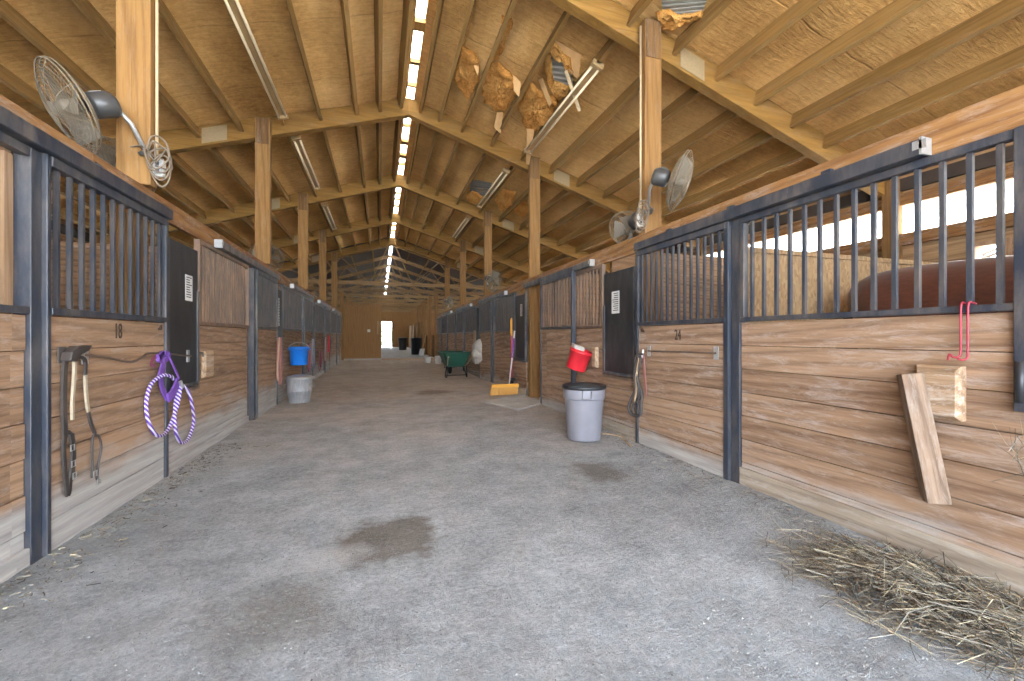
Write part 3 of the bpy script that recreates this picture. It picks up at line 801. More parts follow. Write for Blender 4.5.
feed_door(RS, 7.76, .64, 'black feed door with a small notice behind the orange broom', None)
notice(RS, 8.0, 1.72, .12, .24, 'narrow white notice on the feed door behind the broom')
for i, y in enumerate(RD):
    post(RS, y - .1, '%s steel post past the broom' % NTH[i], .03, .1)
    door(RS, y, 1.35, ['stall door with a pale hat hung on it', 'stall door behind the green wheelbarrow', 'farthest stall door of the right row'][i], RG, None, 12, True, 'bar_dark')
    panel(RS, y + 1.37, (RD + [21.3])[i + 1] - .16, .45, ['stall front panel right behind the green wheelbarrow', 'stall front panel beyond the green wheelbarrow', 'last stall front panel of the right row'][i], RPG, 16, True, 'bar_dark', False, 41 + i)
    feed_door(RS, y + 1.4, .4, '%s black feed opening past the broom' % NTH[i], None)
    track(RS, y - 1.3, y + 1.35, '%s sliding track past the broom' % NTH[i], None, False)

# ---- stall partitions
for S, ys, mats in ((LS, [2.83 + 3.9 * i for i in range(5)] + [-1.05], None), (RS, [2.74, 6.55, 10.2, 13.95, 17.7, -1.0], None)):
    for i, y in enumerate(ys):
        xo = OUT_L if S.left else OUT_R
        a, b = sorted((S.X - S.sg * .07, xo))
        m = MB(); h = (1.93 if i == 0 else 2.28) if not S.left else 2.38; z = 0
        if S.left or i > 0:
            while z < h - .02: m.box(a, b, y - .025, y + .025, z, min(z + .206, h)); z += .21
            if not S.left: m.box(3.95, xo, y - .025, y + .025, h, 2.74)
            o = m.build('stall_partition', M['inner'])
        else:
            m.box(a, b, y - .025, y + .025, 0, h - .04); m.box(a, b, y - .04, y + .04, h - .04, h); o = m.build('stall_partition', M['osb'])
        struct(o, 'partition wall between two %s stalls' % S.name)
# far room of plywood
m = MB().box(XL - .15, .06, 23.0, 23.08, 0, 2.78).box(-.02, .06, 23.08, 26.5, 0, 2.78)
for x in (-1.25, -.6): m.box(x - .006, x + .006, 22.992, 23.0, 0, 2.78)
struct(m.build('wall_far_room', M['plywood']), 'orange plywood wall of a small room closing the left half of the aisle')
struct(MB().box(XL - .2, .12, 22.93, 23.0, 2.78, 2.9).build('trim_2', M['header']), 'board along the top of the plywood wall')
tag(MB().box(-.62, -.48, 22.95, 22.99, 1.42, 1.56).build('light_switch', M['paper']), 'small pale switch plate on the plywood wall', 'switch')
tag(MB().box(-.13, -.07, 22.95, 22.99, 1.3, 2.0).build('hand_rail', M['strip']), 'pale upright strip at the edge of the plywood wall', 'strip')

# ================================================================== THINGS
M['black_plastic'] = plain('black_plastic', (.02, .02, .022), .45)
M['leather'] = plain('dark_leather', (.045, .035, .03), .5, 0, .4, 20)
M['tan_leather'] = plain('worn_tan_leather', (.36, .29, .20), .6, 0, .3, 25)
M['purple'] = plain('purple_webbing', (.17, .07, .33), .7)
M['maroon'] = plain('maroon_webbing', (.22, .05, .10), .8)
M['red'] = plain('red_plastic', (.62, .022, .035), .35, 0, .1, 8)
M['blue'] = plain('blue_plastic', (.012, .17, .62), .35, 0, .1, 8)
M['pink'] = plain('pink_painted_rod', (.30, .02, .038), .5)
M['drum'] = plain('lavender_grey_plastic', (.215, .208, .232), .45, 0, .22, 5)
M['green'] = plain('green_plastic', (.018, .085, .055), .45)
M['orange'] = plain('orange_bristle', (.72, .34, .04), .7)
M['rope_dark'] = plain('dark_rope', (.07, .06, .055), .9)
M['rope_tan'] = plain('tan_rope', (.42, .30, .19), .9)
M['rope_red'] = plain('faded_red_rope', (.32, .13, .11), .9)
M['cord'] = plain('grey_cord', (.17, .125, .085), .7)
M['fan_wire'] = plain('dusty_fan_wire', (.19, .145, .095), .6, .1)
M['fan_blade'] = plain('dusty_fan_blade', (.17, .145, .11), .5, .2)
M['motor'] = plain('fan_motor', (.07, .07, .07), .4, .3)
M['white'] = plain('off_white_plastic', (.62, .60, .55), .6)
M['cloth'] = plain('pale_grey_cloth', (.42, .38, .33), .9, 0, .3, 15)
M['bluegrey'] = plain('blue_grey_webbing', (.17, .22, .30), .8)
M['conduit'] = plain('dusty_conduit', (.46, .34, .20), .7)
M['fork_red'] = plain('dusty_red_handle', (.42, .06, .08), .5)
M['tin'] = steel('dented_tin', (.20, .20, .21), (.42, .40, .37), .9, .4)
M['bristle'] = plain('bristle', (.62, .34, .09), .9, 0, .35, 60)
M['rubber'] = plain('black_rubber', (.02, .02, .02), .8)
M['hay'] = None
def twist(name, ca, cb, sc=34):
    t = NT(name); P = t.pos('object')
    wv = t.n('ShaderNodeTexWave', wave_type='BANDS', bands_direction='DIAGONAL', Scale=sc / 3, Distortion=.6); t.l(P, wv.inputs[0])
    return t.done(t.mix(t.ramp(wv.outputs[0], [(.58, 0.0), (.64, 1.0)]), ca, cb), .8)
M['purple_rope'] = twist('purple_white_rope', (.11, .038, .27), (.60, .54, .68), 46)
def haymat(name, k):
    t = NT(name); P = t.pos(); n = t.noise(P, 25, 3, .7)
    return t.done(t.ramp(n, [(.35, tuple(v * .7 for v in k)), (.65, tuple(v * 1.2 for v in k))]), .9)
HAY = [haymat('dark_hay', (.055, .042, .028)), haymat('brown_hay', (.15, .115, .072)), haymat('grey_hay', (.22, .195, .15)), haymat('straw_hay', (.44, .37, .24))]


M['tie'] = plain('brown_iron', (.13, .085, .06), .6, .2, .3, 20)
# ---- tie bars
def tie_bar(S, pts, label, o=.07):
    y0 = pts[0][0]
    r = thing('tie_bar', S.w(y0, pts[0][1], .05), label, 'tie bar')
    q = [S.p(y - y0, z - pts[0][1], o - .05) for y, z in pts]
    MB().tube([S.p(0, 0, 0)] + spline(q, 5) + [S.p(pts[-1][0] - y0, pts[-1][1] - pts[0][1], 0)], .008, 8).build('rod', M['tie'], r, smooth=True)
    for y, z in (pts[0], pts[-1]):
        m = MB(); S.box(m, y - y0 - .025, y - y0 + .025, z - pts[0][1] - .055, z - pts[0][1] + .055, -.004, .004); m.build('end_plate', M['zinc'], r)
    return r
tie_bar(LS, [(3.141, 1.072), (3.333, 1.045), (3.58, 1.005), (3.734, 1.032), (3.874, 1.056), (4.544, 1.004)], 'bent brown tie bar across stall door 18')
tie_bar(RS, [(3.737, 1.031), (3.248, 1.037), (2.819, 1.044)], 'straight tie bar across stall door 24', .06)

# ---- bridle on its bracket
def L3(q, o): return LS.w(q[0], q[1], o)
r = thing('bridle_bracket', LS.w((2.958, 1.096)[0], (2.958, 1.096)[1], .05), 'dark curved bridle bracket screwed to stall door 18', 'bracket')
cx, cz = (2.958, 1.096)
m = MB(); A = [(2.935, 1.048), (2.95, 1.097), (3.005, 1.129), (3.123, 1.132), (3.088, 1.098), (3.021, 1.077), (2.989, 1.039)]
for o in (.0, .05): m.v += [LS.p(y - cx, z - cz, o) for y, z in A]
n = len(A); m.f = [tuple(range(n)), tuple(range(n, 2 * n))] + [(i, (i+1) % n, n + (i+1) % n, n + i) for i in range(n)]
m.build('cradle', M['leather'], r, bevel=.006)
m = MB(); LS.box(m, -.03, .03, -.06, .03, -.006, .0); m.build('back_plate', M['bar_dark'], r)
c0 = (2.989, 1.073)
r = thing('bridle', LS.w(c0[0], c0[1], .06), 'dark leather bridle with buckles hanging from the bracket on door 18', 'bridle')
def Lp(q, o=0.0): return LS.p(q[0] - c0[0], q[1] - c0[1], o)
def run(name, pts, w, t, mat, o=0.0, n=6):
    return MB().strap(spline([Lp(q, o) for q in pts], n), w, t, (0, 1, 0)).build(name, M[mat], r)
hs = run('crown_strap', [(2.981, 1.096), (2.958, 1.019), (2.95, 0.83), (2.958, 0.629)], .032, .012, 'leather')
run('cheek_strap', [(2.997, 1.072), (3.005, 0.981), (2.989, 0.825), (2.989, 0.712)], .016, .012, 'tan_leather', .016)
run('noseband', [(2.95, 0.631), (2.942, 0.527), (2.965, 0.326), (2.981, 0.309), (3.005, 0.482), (3.013, 0.593), (2.973, 0.648)], .024, .01, 'leather', .004)
run('noseband', [(2.973, 0.637), (2.989, 0.515), (2.973, 0.39)], .03, .01, 'leather', .02)
run('headstall_strap', [(3.038, 1.065), (3.088, 1.039), (3.088, 0.951)], .02, .01, 'leather', .02)
run('headstall_strap', [(3.088, 0.957), (3.097, 0.838), (3.114, 0.735)], .02, .011, 'tan_leather', .02)
run('headstall_strap', [(3.114, 0.741), (3.141, 0.659), (3.177, 0.591)], .02, .01, 'leather', .02)
MB().tube(spline([Lp(q, .02) for q in ((3.168, 0.593), (3.214, 0.564), (3.233, 0.492), (3.205, 0.389), (3.195, 0.306))], 6), .007, 6).build('rein_loop', M['leather'], r, smooth=True)
MB().tube(spline([Lp(q, .02) for q in ((3.168, 0.593), (3.15, 0.549), (3.15, 0.441), (3.15, 0.333))], 6), .007, 6).build('rein_loop', M['leather'], r, smooth=True)
for q in ((2.965, 0.56), (2.973, 0.468), (2.981, 0.399), (3.195, 0.294), (3.159, 0.354)):
    c = Vector(Lp(q, .03)); MB().tube([c + Vector((0, -.014, -.016)), c + Vector((0, .014, -.016)), c + Vector((0, .014, .016)), c + Vector((0, -.014, .016))], .0035, 6, closed=True).build('buckle', M['chrome'], hs)

# ---- purple halter and lead rope
c0 = (4.028, 1.043)
r = thing('purple_halter', LS.w(c0[0], c0[1], .065), 'purple halter with a looped purple and white lead rope on the tie bar', 'halter')
S2 = LS
run('knot', [(3.934, 1.023), (4.012, 1.051), (4.11, 1.031), (4.044, 0.994), (3.949, 0.999), (4.012, 1.051)], .035, .02, 'purple', .012)
run('crown_strap', [(4.028, 1.027), (3.996, 0.949), (3.949, 0.873)], .026, .008, 'purple', .01)
run('crown_strap', [(4.06, 1.025), (4.044, 0.929), (4.012, 0.836), (4.044, 0.752), (4.11, 0.678)], .05, .012, 'purple')
run('nose_strap', [(4.093, 0.681), (4.178, 0.71), (4.268, 0.802)], .075, .014, 'purple', .014)
run('throat_strap', [(4.06, 1.033), (4.144, 0.939), (4.25, 0.821)], .02, .008, 'purple', .03)
run('tail_strap', [(3.996, 1.036), (3.904, 1.017), (3.86, 0.973), (3.919, 0.954)], .024, .006, 'maroon', .0)
def Lr(z): return [Lp(q, .015 + .015 * math.sin(i * 1.3)) for i, q in enumerate(z)]
MB().tube(spline(Lr([(4.178, 0.828), (4.093, 0.86), (3.965, 0.872), (3.845, 0.814), (3.788, 0.694), (3.774, 0.562), (3.831, 0.453), (3.949, 0.403), (4.093, 0.403), (4.196, 0.481), (4.25, 0.616), (4.286, 0.757)]), 8), .0135, 8).build('lead_rope', M['purple_rope'], r, smooth=True)
lr = MB().tube(spline(Lr([(4.286, 0.783), (4.421, 0.697), (4.544, 0.507), (4.597, 0.358), (4.502, 0.25), (4.324, 0.257), (4.196, 0.364), (4.196, 0.481), (4.25, 0.625), (4.286, 0.74)]), 8), .0135, 8).build('lead_rope', M['purple_rope'], r, smooth=True)
MB().tube([Lp((4.268, 0.802), .03), Lp((4.286, 0.74), .04)], .014, 8).build('snap_hook', M['chrome'], lr)

# ---- saddle rack blocks
def block(S, y, z, w, h, d, label, name='saddle_block', lean=0):
    m = MB(); S.box(m, -w/2, w/2, -h/2, h/2, 0, d * .6)
    b = len(m.v); i = .84
    pts = [S.p(a * w / 2, c * h / 2, d * .6 + .001) for a, c in ((-1, -1), (1, -1), (1, 1), (-1, 1))] + [S.p(a * w / 2 * i, c * h / 2 * i, d) for a, c in ((-1, -1), (1, -1), (1, 1), (-1, 1))]
    m.quadbox(pts)
    return tag(m.build(name, M['block'], loc=S.w(y, z, .003)), label, 'wooden block')
block(LS, 5.1, .90, .24, .27, .035, 'pale shield shaped wooden block on the boards past the black feed door')
block(RS, 4.93, .91, .10, .27, .05, 'pale wooden block holding the tilted red bucket')
yb, zb = 1.362, .90
block(RS, yb, zb, .18, .27, .06, 'knotty pale wooden block nailed to the horse stall front', 'saddle_block')
a = RS.w(1.462, .985, .075); b = RS.w(1.350, .345, .075)
m = MB().box(-.045, .045, -.045, .045, 0, (b - a).length)
o = m.build('timber_offcut', M['offcut'], loc=a, bevel=.004); o.rotation_euler = ((b - a).to_track_quat('Z', 'X').to_matrix() @ Matrix.Rotation(math.radians(47), 3, 'Z')).to_euler()
tag(o, 'grey square timber leaning aslant against the knotty block', 'timber')

# ---- pink rods hung on the mid rail
r = thing('pink_hook', RS.w(1.262, 1.33, .03), 'pair of pink bent rods hooked over the rail under the horse', 'hook')
for dy, zz, cu in ((.012, -.245, 1), (-.014, -.25, -1)):
    pts = [RS.p(dy, .012, -.05), RS.p(dy, .018, -.02), RS.p(dy, .012, .008), RS.p(dy, -.05, .014), RS.p(dy, zz + .03, .014)]
    if cu > 0: pts += [RS.p(dy + .004, zz, .02), RS.p(dy + .02, zz - .004, .03), RS.p(dy + .034, zz + .01, .03), RS.p(dy + .04, zz - .02, .03)]
    else: pts += [RS.p(dy, zz, .02), RS.p(dy + .012, zz - .012, .03), RS.p(dy + .03, zz - .004, .035)]
    MB().tube(spline(pts, 5), .0048, 8).build('rod', M['pink'], r, smooth=True)

# ---- halter and ropes by door 24
c0 = (3.879, 1.015)
r = thing('rope_halter', RS.w(c0[0], c0[1], .062), 'dark rope halter and brown strap hanging at the tie bar of door 24', 'halter')
def Rp(q, o=0.0): return RS.p(q[0] - c0[0], q[1] - c0[1], o)
for pts, rr, mt, nm in (([(3.789, 0.997), (3.915, 0.97), (3.971, 0.857), (3.897, 0.797), (3.825, 0.91), (3.86, 0.973)], .011, 'rope_dark', 'rope_coil'),
                ([(3.879, 0.972), (3.934, 0.794), (3.952, 0.616), (4.029, 0.473), (4.048, 0.38), (3.99, 0.312), (3.86, 0.335), (3.807, 0.441), (3.825, 0.567), (3.897, 0.666), (3.915, 0.773)], .015, 'rope_dark', 'rope_coil'),
                ([(3.86, 0.951), (3.897, 0.764), (3.934, 0.596), (3.952, 0.462)], .012, 'rope_tan', 'rope_end'),
                ([(3.915, 0.795), (3.86, 0.659), (3.879, 0.516), (3.99, 0.423), (3.971, 0.348)], .013, 'rope_dark', 'rope_coil')):
    MB().tube(spline([Rp(q, .02 + .015 * math.sin(2 * i)) for i, q in enumerate(pts)], 6), rr, 7).build(nm, M[mt], r, smooth=True)
MB().strap(spline([Rp(q, .02) for q in ((3.789, 0.986), (3.772, 0.828), (3.755, 0.671), (3.737, 0.557))], 4), .028, .006, (0, 1, 0)).build('hanging_strap', M['rope_red'], r)
MB().tube([Rp((3.825, 1.039), 0), Rp((3.807, 0.954), .02)], .014, 8).build('snap_hook', M['chrome'], r)
pts = [(2.45, 4.62, .012), (2.58, 4.45, .012), (2.66, 4.25, .02), (2.64, 4.1, .012), (2.60, 3.98, .012), (2.55, 3.85, .012)]
tag(MB().tube(spline(pts, 8), .012, 7).build('ground_rope', M['rope_tan'], smooth=True), 'loose tan rope lying on the dirt behind the drum', 'rope')

# ---- rubbish drum
r = thing('rubbish_drum', (2.265, 4.36, 0), 'lavender grey plastic rubbish drum with a black lined rim', 'rubbish bin')
MB().lathe([(0, .012), (.17, .012), (.185, 0), (.195, .02), (.222, .46), (.226, .47), (.24, .475), (.243, .60), (.222, .60), (.215, .46), (.185, .03), (0, .03)], 40).build('body', M['drum'], r, smooth=True, bevel=.003)
MB().lathe([(.225, .585), (.248, .582), (.256, .60), (.254, .618), (.235, .628), (.21, .615), (.205, .52), (.17, .40), (0, .38)], 40).build('bin_liner', M['black_plastic'], r, smooth=True)
for a in (-1.9, 1.3):
    m = MB(); cs, sn = math.cos(a), math.sin(a); u = Vector((cs, sn, 0)); t = Vector((-sn, cs, 0))
    m.tube([u * .238 + t * .055 + Vector((0, 0, .575)), u * .262 + t * .05 + Vector((0, 0, .57)), u * .262 + t * .05 + Vector((0, 0, .49)), u * .262 - t * .05 + Vector((0, 0, .49)), u * .262 - t * .05 + Vector((0, 0, .57)), u * .238 - t * .055 + Vector((0, 0, .575))], .008, 8)
    m.build('handle', M['drum'], r, smooth=True)

# ---- buckets
def bucket(name, loc, r0, r1, h, mat, label, rot=None, bail=True, bail_dir=(0, 1, 0)):
    r = thing(name, loc, label, 'bucket')
    MB().lathe([(0, .008), (r0 - .01, .008), (r0, 0), (r0 + .003, .01), (r1 - .008, h * .83), (r1 + .004, h * .84), (r1 + .004, h * .88), (r1 - .004, h * .89), (r1, h - .012), (r1 + .008, h - .008), (r1 + .008, h), (r1 - .004, h), (r0 - .004, .02), (0, .02)], 32).build('body', M[mat], r, smooth=True)
    if bail:
        d = Vector(bail_dir).normalized(); q = Vector((-d.y, d.x, 0))
        pts = [d * (r1 + .008) * math.cos(a) + q * (r1 * .9 * math.sin(a)) * .35 + Vector((0, 0, h * .87 + r1 * .75 * math.sin(a))) for a in [PI * i / 14 for i in range(15)]]
        bl = MB().tube(pts, .0045, 6).build('bail', M['zinc'], r, smooth=True)
        for sg in (-1, 1):
            c = d * sg * (r1 + .008); MB().box(c.x - .012, c.x + .012, c.y - .014, c.y + .014, h * .82, h * .92).build('bail_ear', M[mat], bl)
    if rot: r.rotation_euler = rot
    return r
rb = bucket('red_bucket', (XR - .21, 5.14, .74), .13, .152, .28, 'red', 'tilted red bucket hanging over the rubbish drum', (math.radians(12), math.radians(14), 0), False)
m = MB(); m.quadbox([(-.13, -.05, .24), (.02, -.06, .24), (.02, .06, .24), (-.13, .05, .24), (-.15, -.05, .33), (.0, -.06, .32), (.0, .06, .32), (-.15, .05, .33)]); m.build('crumpled_paper', M['cloth'], rb)
MB().tube([(.14, 0, .26), (.17, 0, .28), (.2, 0, .25)], .006, 6).build('bail', M['zinc'], rb)
bucket('blue_bucket', (XL + .2, 9.15, .62), .15, .178, .36, 'blue', 'bright blue bucket hung on the stall front above the metal bin', None, True, (1, .2, 0))
r = thing('metal_bin', (-1.38, 8.3, 0), 'dented galvanised metal bin on the dirt below the blue bucket', 'bin')
MB().lathe([(0, .01), (.16, .01), (.165, 0), (.168, .02), (.195, .2), (.2, .205), (.2, .22), (.197, .225), (.215, .42), (.222, .425), (.222, .44), (.21, .44), (.185, .21), (.155, .03), (0, .03)], 36).build('body', M['tin'] if 'tin' in M else M['zinc'], r, smooth=True)
MB().lathe([(.226, .43), (.228, .45), (.15, .475), (0, .485), (0, .47), (.15, .462), (.215, .44)], 36, (.0, .0, .012), (.06, -.03, 1)).build('lid', M['zinc'], r, smooth=True)
for a in (-.3, PI - .3):
    u = Vector((math.cos(a), math.sin(a), 0)); t = Vector((-u.y, u.x, 0))
    MB().tube(spline([u * .205 + t * .06 + Vector((0, 0, .33)), u * .25 + t * .05 + Vector((0, 0, .31)), u * .255 + Vector((0, 0, .27)), u * .25 - t * .05 + Vector((0, 0, .31)), u * .205 - t * .06 + Vector((0, 0, .33))], 4), .007, 6).build('handle', M['zinc'], r, smooth=True)

# ---- concrete pad, broom and fork by the open stall
P = [(1.74, 7.25, .0), (2.74, 7.9, 0), (2.74, 6.75, 0), (2.1, 6.3, 0)]
m = MB().quadbox([(x, y, .0) for x, y, z in P] + [(x, y, .03) for x, y, z in P])
tag(m.build('doorstep_slab', M['concrete'], bevel=.01), 'pale flat slab on the dirt before the open stall', 'slab')
r = thing('push_broom', (2.50, 8.08, 0), 'wide orange bristle broom standing on the dirt with a purple and white handle', 'broom')
MB().box(-.36, .20, -.04, .04, .16, .22).build('broom_head', M['orange'], r, bevel=.008)
m = MB(); rnd = random.Random(4)
for i in range(56):
    for j in range(3):
        x = -.355 + .55 * i / 55; y = -.025 + .025 * j
        m.beam((x, y, .165), (x + rnd.uniform(-.02, .02) - .02, y + rnd.uniform(-.03, .02), .003), .009, .012)
m.build('bristle', M['bristle'] if 'bristle' in M else M['orange'], r)
MB().tube([(0, 0, .15), (.07, 0, .75)], .014, 8).build('lower_handle', M['white'], r, smooth=True)
MB().tube([(.07, 0, .75), (.115, .02, 1.15)], .0145, 8).build('upper_handle', M['purple'], r, smooth=True)
MB().tube([(.115, .02, 1.15), (.135, .03, 1.3)], .0146, 8).build('grip', M['white'], r, smooth=True)
r = thing('manure_fork', (2.67, 8.42, 0), 'red handled fork with a long orange grip standing behind the broom', 'fork')
MB().tube([(.0, 0, .32), (.0, .0, 1.2)], .02, 8).build('shaft', M['fork_red'], r, smooth=True)
MB().tube([(.0, .0, 1.2), (-.005, .01, 1.25), (-.005, .012, 1.53), (0, .01, 1.58)], [.016, .024, .024, .012], 10).build('grip', M['orange'], r, smooth=True)
MB().box(-.03, .03, -.14, .14, .26, .32).build('fork_head', M['black_plastic'], r, bevel=.01)
for i in range(9):
    y = -.13 + .26 * i / 8; MB().tube([(0, y, .26), (-.02, y, .12), (-.06, y, .01)], [.007, .006, .003], 6).build('tine', M['black_plastic'], r, smooth=True)

# ---- wheelbarrow
r = thing('wheelbarrow', (2.12, 12.2, 0), 'green wheelbarrow parked by the right stall fronts', 'wheelbarrow')
def ring(z, x0, x1, y0, y1, c=.06):
    return [(x0 + c, y0, z), (x1 - c, y0, z), (x1, y0 + c, z), (x1, y1 - c, z), (x1 - c, y1, z), (x0 + c, y1, z), (x0, y1 - c, z), (x0, y0 + c, z)]
m = MB(); R = [ring(.30, -.24, .24, -.15, .45), ring(.34, -.27, .27, -.2, .5), ring(.70, -.40, .40, -.34, .85), ring(.72, -.43, .43, -.37, .88), ring(.735, -.43, .43, -.37, .88), ring(.735, -.385, .385, -.32, .83), ring(.36, -.24, .24, -.16, .45)]
for q in R: m.v += q
for i in range(len(R) - 1):
    for k in range(8): k2 = (k + 1) % 8; m.f.append((i*8+k, i*8+k2, i*8+8+k2, i*8+8+k))
m.f.append(tuple(range(8))); m.f.append(tuple(range((len(R)-1)*8, len(R)*8)))
m.build('tub', M['green'], r, bevel=.012)
for s in (-1, 1):
    MB().tube(spline([(s * .16, 1.05, .26), (s * .2, .3, .29), (s * .27, -.25, .36), (s * .33, -.75, .60), (s * .34, -.95, .62)], 5), .018, 8).build('handle', M['tan_leather'], r, smooth=True)
    MB().tube(spline([(s * .24, .1, .3), (s * .29, -.05, .14), (s * .31, -.12, .012), (s * .29, -.3, .05), (s * .28, -.25, .36)], 5), .015, 8).build('leg', M['rubber'], r, smooth=True)
MB().tube([(-.31, -.14, .06), (.31, -.14, .06)], .012, 8).build('leg_brace', M['rubber'], r)
wh = MB().lathe([(.06, -.02), (.15, -.03), (.185, -.04), (.2, 0), (.185, .04), (.15, .03), (.06, .02), (.06, -.02)], 24, (0, 1.0, .2), (1, 0, 0)).build('wheel', M['rubber'], r, smooth=True)
MB().tube([(-.17, 1.0, .2), (.17, 1.0, .2)], .012, 8).build('axle', M['bar_dark'], wh)
for s in (-1, 1): MB().beam((s * .165, 1.0, .2), (s * .165, 1.02, .27), .02, .02, (1, 0, 0)).build('axle_bracket', M['bar_dark'], r)
r = bucket('feed_bucket', (2.42, 18.2, .0), .12, .15, .34, 'white', 'pale upright bucket standing beyond the wheelbarrow')
tag(MB().lathe([(0, 0), (.11, 0), (.12, .02), (.14, .26), (.15, .265), (.15, .28), (.13, .28), (.11, .03), (0, .03)], 24).build('feed_tub', M['white'], loc=(2.05, 18.9, 0), smooth=True), 'small pale tub left of the pale bucket', 'tub')
for i, (x, y, lb) in enumerate([(2.2, 27.0, 'black rubbish bin near the far concrete floor'), (1.85, 36.5, 'smaller looking black rubbish bin nearer the bright doorway')]):
    r = thing('rubbish_bin', (x, y, .045), lb, 'rubbish bin', None)
    MB().lathe([(0, 0), (.3, 0), (.31, .03), (.36, .95), (.38, .97), (.38, 1.0), (.34, 1.0), (.28, .05), (0, .05)], 28).build('body', M['black_plastic'], r, smooth=True)
    MB().lathe([(.39, .99), (.39, 1.02), (.2, 1.08), (0, 1.1), (0, 1.05), (.36, 1.005)], 28).build('lid', M['black_plastic'], r, smooth=True)
r = thing('leaning_shovel', (2.35, 25.2, .045), 'wooden scoop shovel leaning by the far black bin', 'shovel')
MB().tube([(0, 0, .1), (.28, .1, 1.25)], .018, 8).build('shaft', M['strip'], r, smooth=True)
MB().quadbox([(-.16, -.02, 0), (.14, -.02, 0), (.14, .02, 0), (-.16, .02, 0), (-.08, .03, .42), (.22, .03, .42), (.22, .06, .42), (-.08, .06, .42)]).build('blade', M['zinc'], r, bevel=.01)
# far framing on the right beyond the dirt
for i, (x, y) in enumerate([(2.69, 23.6), (2.69, 26.6), (2.69, 28.5), (2.69, 31.0), (2.69, 34.6), (2.69, 37.5)]):
    tag(MB().box(x - .07, x + .07, y - .07, y + .07, 0, 3.45).build('wooden_post', M['post']), '%s bare timber stud of the far right framing' % ORD[i + 1], 'post', 'bare studs of the far framing')
struct(MB().box(2.97, 3.05, 23.6, 45.8, 0, 1.25).box(2.97, 3.05, 29.5, 45.8, 1.25, 2.3).build('wall_far_right', M['plywood']), 'plywood lining of the far right stalls')

# ---- hats, halters and ropes hung along the fronts
r = thing('cloth_hat', RS.w(11.5, .82, .13), 'pale grey cloth hat hung on the stall door past the broom', 'hat')
MB().lathe([(0, .15), (.09, .14), (.14, .06), (.145, .01), (.27, -.02), (.285, -.03), (.27, -.035), (.11, .0), (.1, .04), (.06, .1), (0, .11)], 24, (0, 0, -.12), (-1, -.5, .25)).build('brim_and_crown', M['cloth'], r, smooth=True)
MB().lathe([(0, .1), (.15, .08), (.25, .0), (.27, -.04), (.19, -.03), (.1, .03), (0, .05)], 24, (.02, .05, .08), (-1, -.4, .5)).build('brim_and_crown', M['cloth'], r, smooth=True)
MB().tube(spline([(-.05, 0, -.2), (-.06, .02, -.32), (-.05, -.02, -.4)], 4), .02, 6).build('chin_cord', M['cloth'], r, smooth=True)
def hung_rope(S, y, z0, z1, mats, label, cat='halter', spread=.12, name='hung_halter'):
    r = thing(name, S.w(y, z0, .06), label, cat, None); rnd = random.Random(int(y * 37))
    MB().tube([S.p(0, .0, -.055), S.p(0, .02, 0), S.p(0, .03, .03)], .01, 6).build('hook', M['bar_dark'], r)
    for i, mt in enumerate(mats):
        h = (z0 - z1) * rnd.uniform(.7, 1); a = rnd.uniform(.4, 1) * spread; oo = .02 + .02 * i
        pts = [S.p(0, .02, oo), S.p(-a * .6, -h * .35, oo), S.p(-a, -h * .8, oo), S.p(-a * .3, -h, oo), S.p(a * .7, -h * .85, oo), S.p(a * .6, -h * .4, oo), S.p(.01, .02, oo)]
        MB().tube(spline(pts, 6), .0095, 7).build('rope_loop', M[mt], r, smooth=True)
    MB().strap(spline([S.p(0, .02, .05), S.p(.02, -(z0 - z1) * .4, .06), S.p(.03, -(z0 - z1) * .75, .05)], 4), .022, .008, (0, 1, 0)).build('hanging_strap', M[mats[-1]], r)
hung_rope(LS, 7.95, 1.15, .2, ['rope_red', 'rope_tan', 'rope_red'], 'faded red and tan halter ropes before the metal bin', spread=.16)
hung_rope(LS, 11.7, 1.1, .2, ['bluegrey', 'rope_tan', 'bluegrey'], 'blue-grey halter with ropes just past the blue bucket', spread=.22)
hung_rope(LS, 11.15, 1.0, .15, ['maroon', 'rope_red'], 'dark red rope beside the blue-grey halter', spread=.14)
hung_rope(LS, 13.1, .75, .12, ['rope_red', 'maroon'], 'pinkish halter hung low past the blue-grey halter', spread=.3)
hung_rope(LS, 15.2, 1.2, .6, ['red_cloth' if 'red_cloth' in M else 'red', 'red'], 'bright red halter hung toward the far end of the left row', spread=.2)
hung_rope(LS, 14.2, 1.15, .3, ['maroon', 'cloth'], 'dark halter with a pale strap near the bright red halter', spread=.15)
hung_rope(RS, 12.0, 1.35, .9, ['rope_tan'], 'tan strap hung beside the cloth hat', spread=.08)

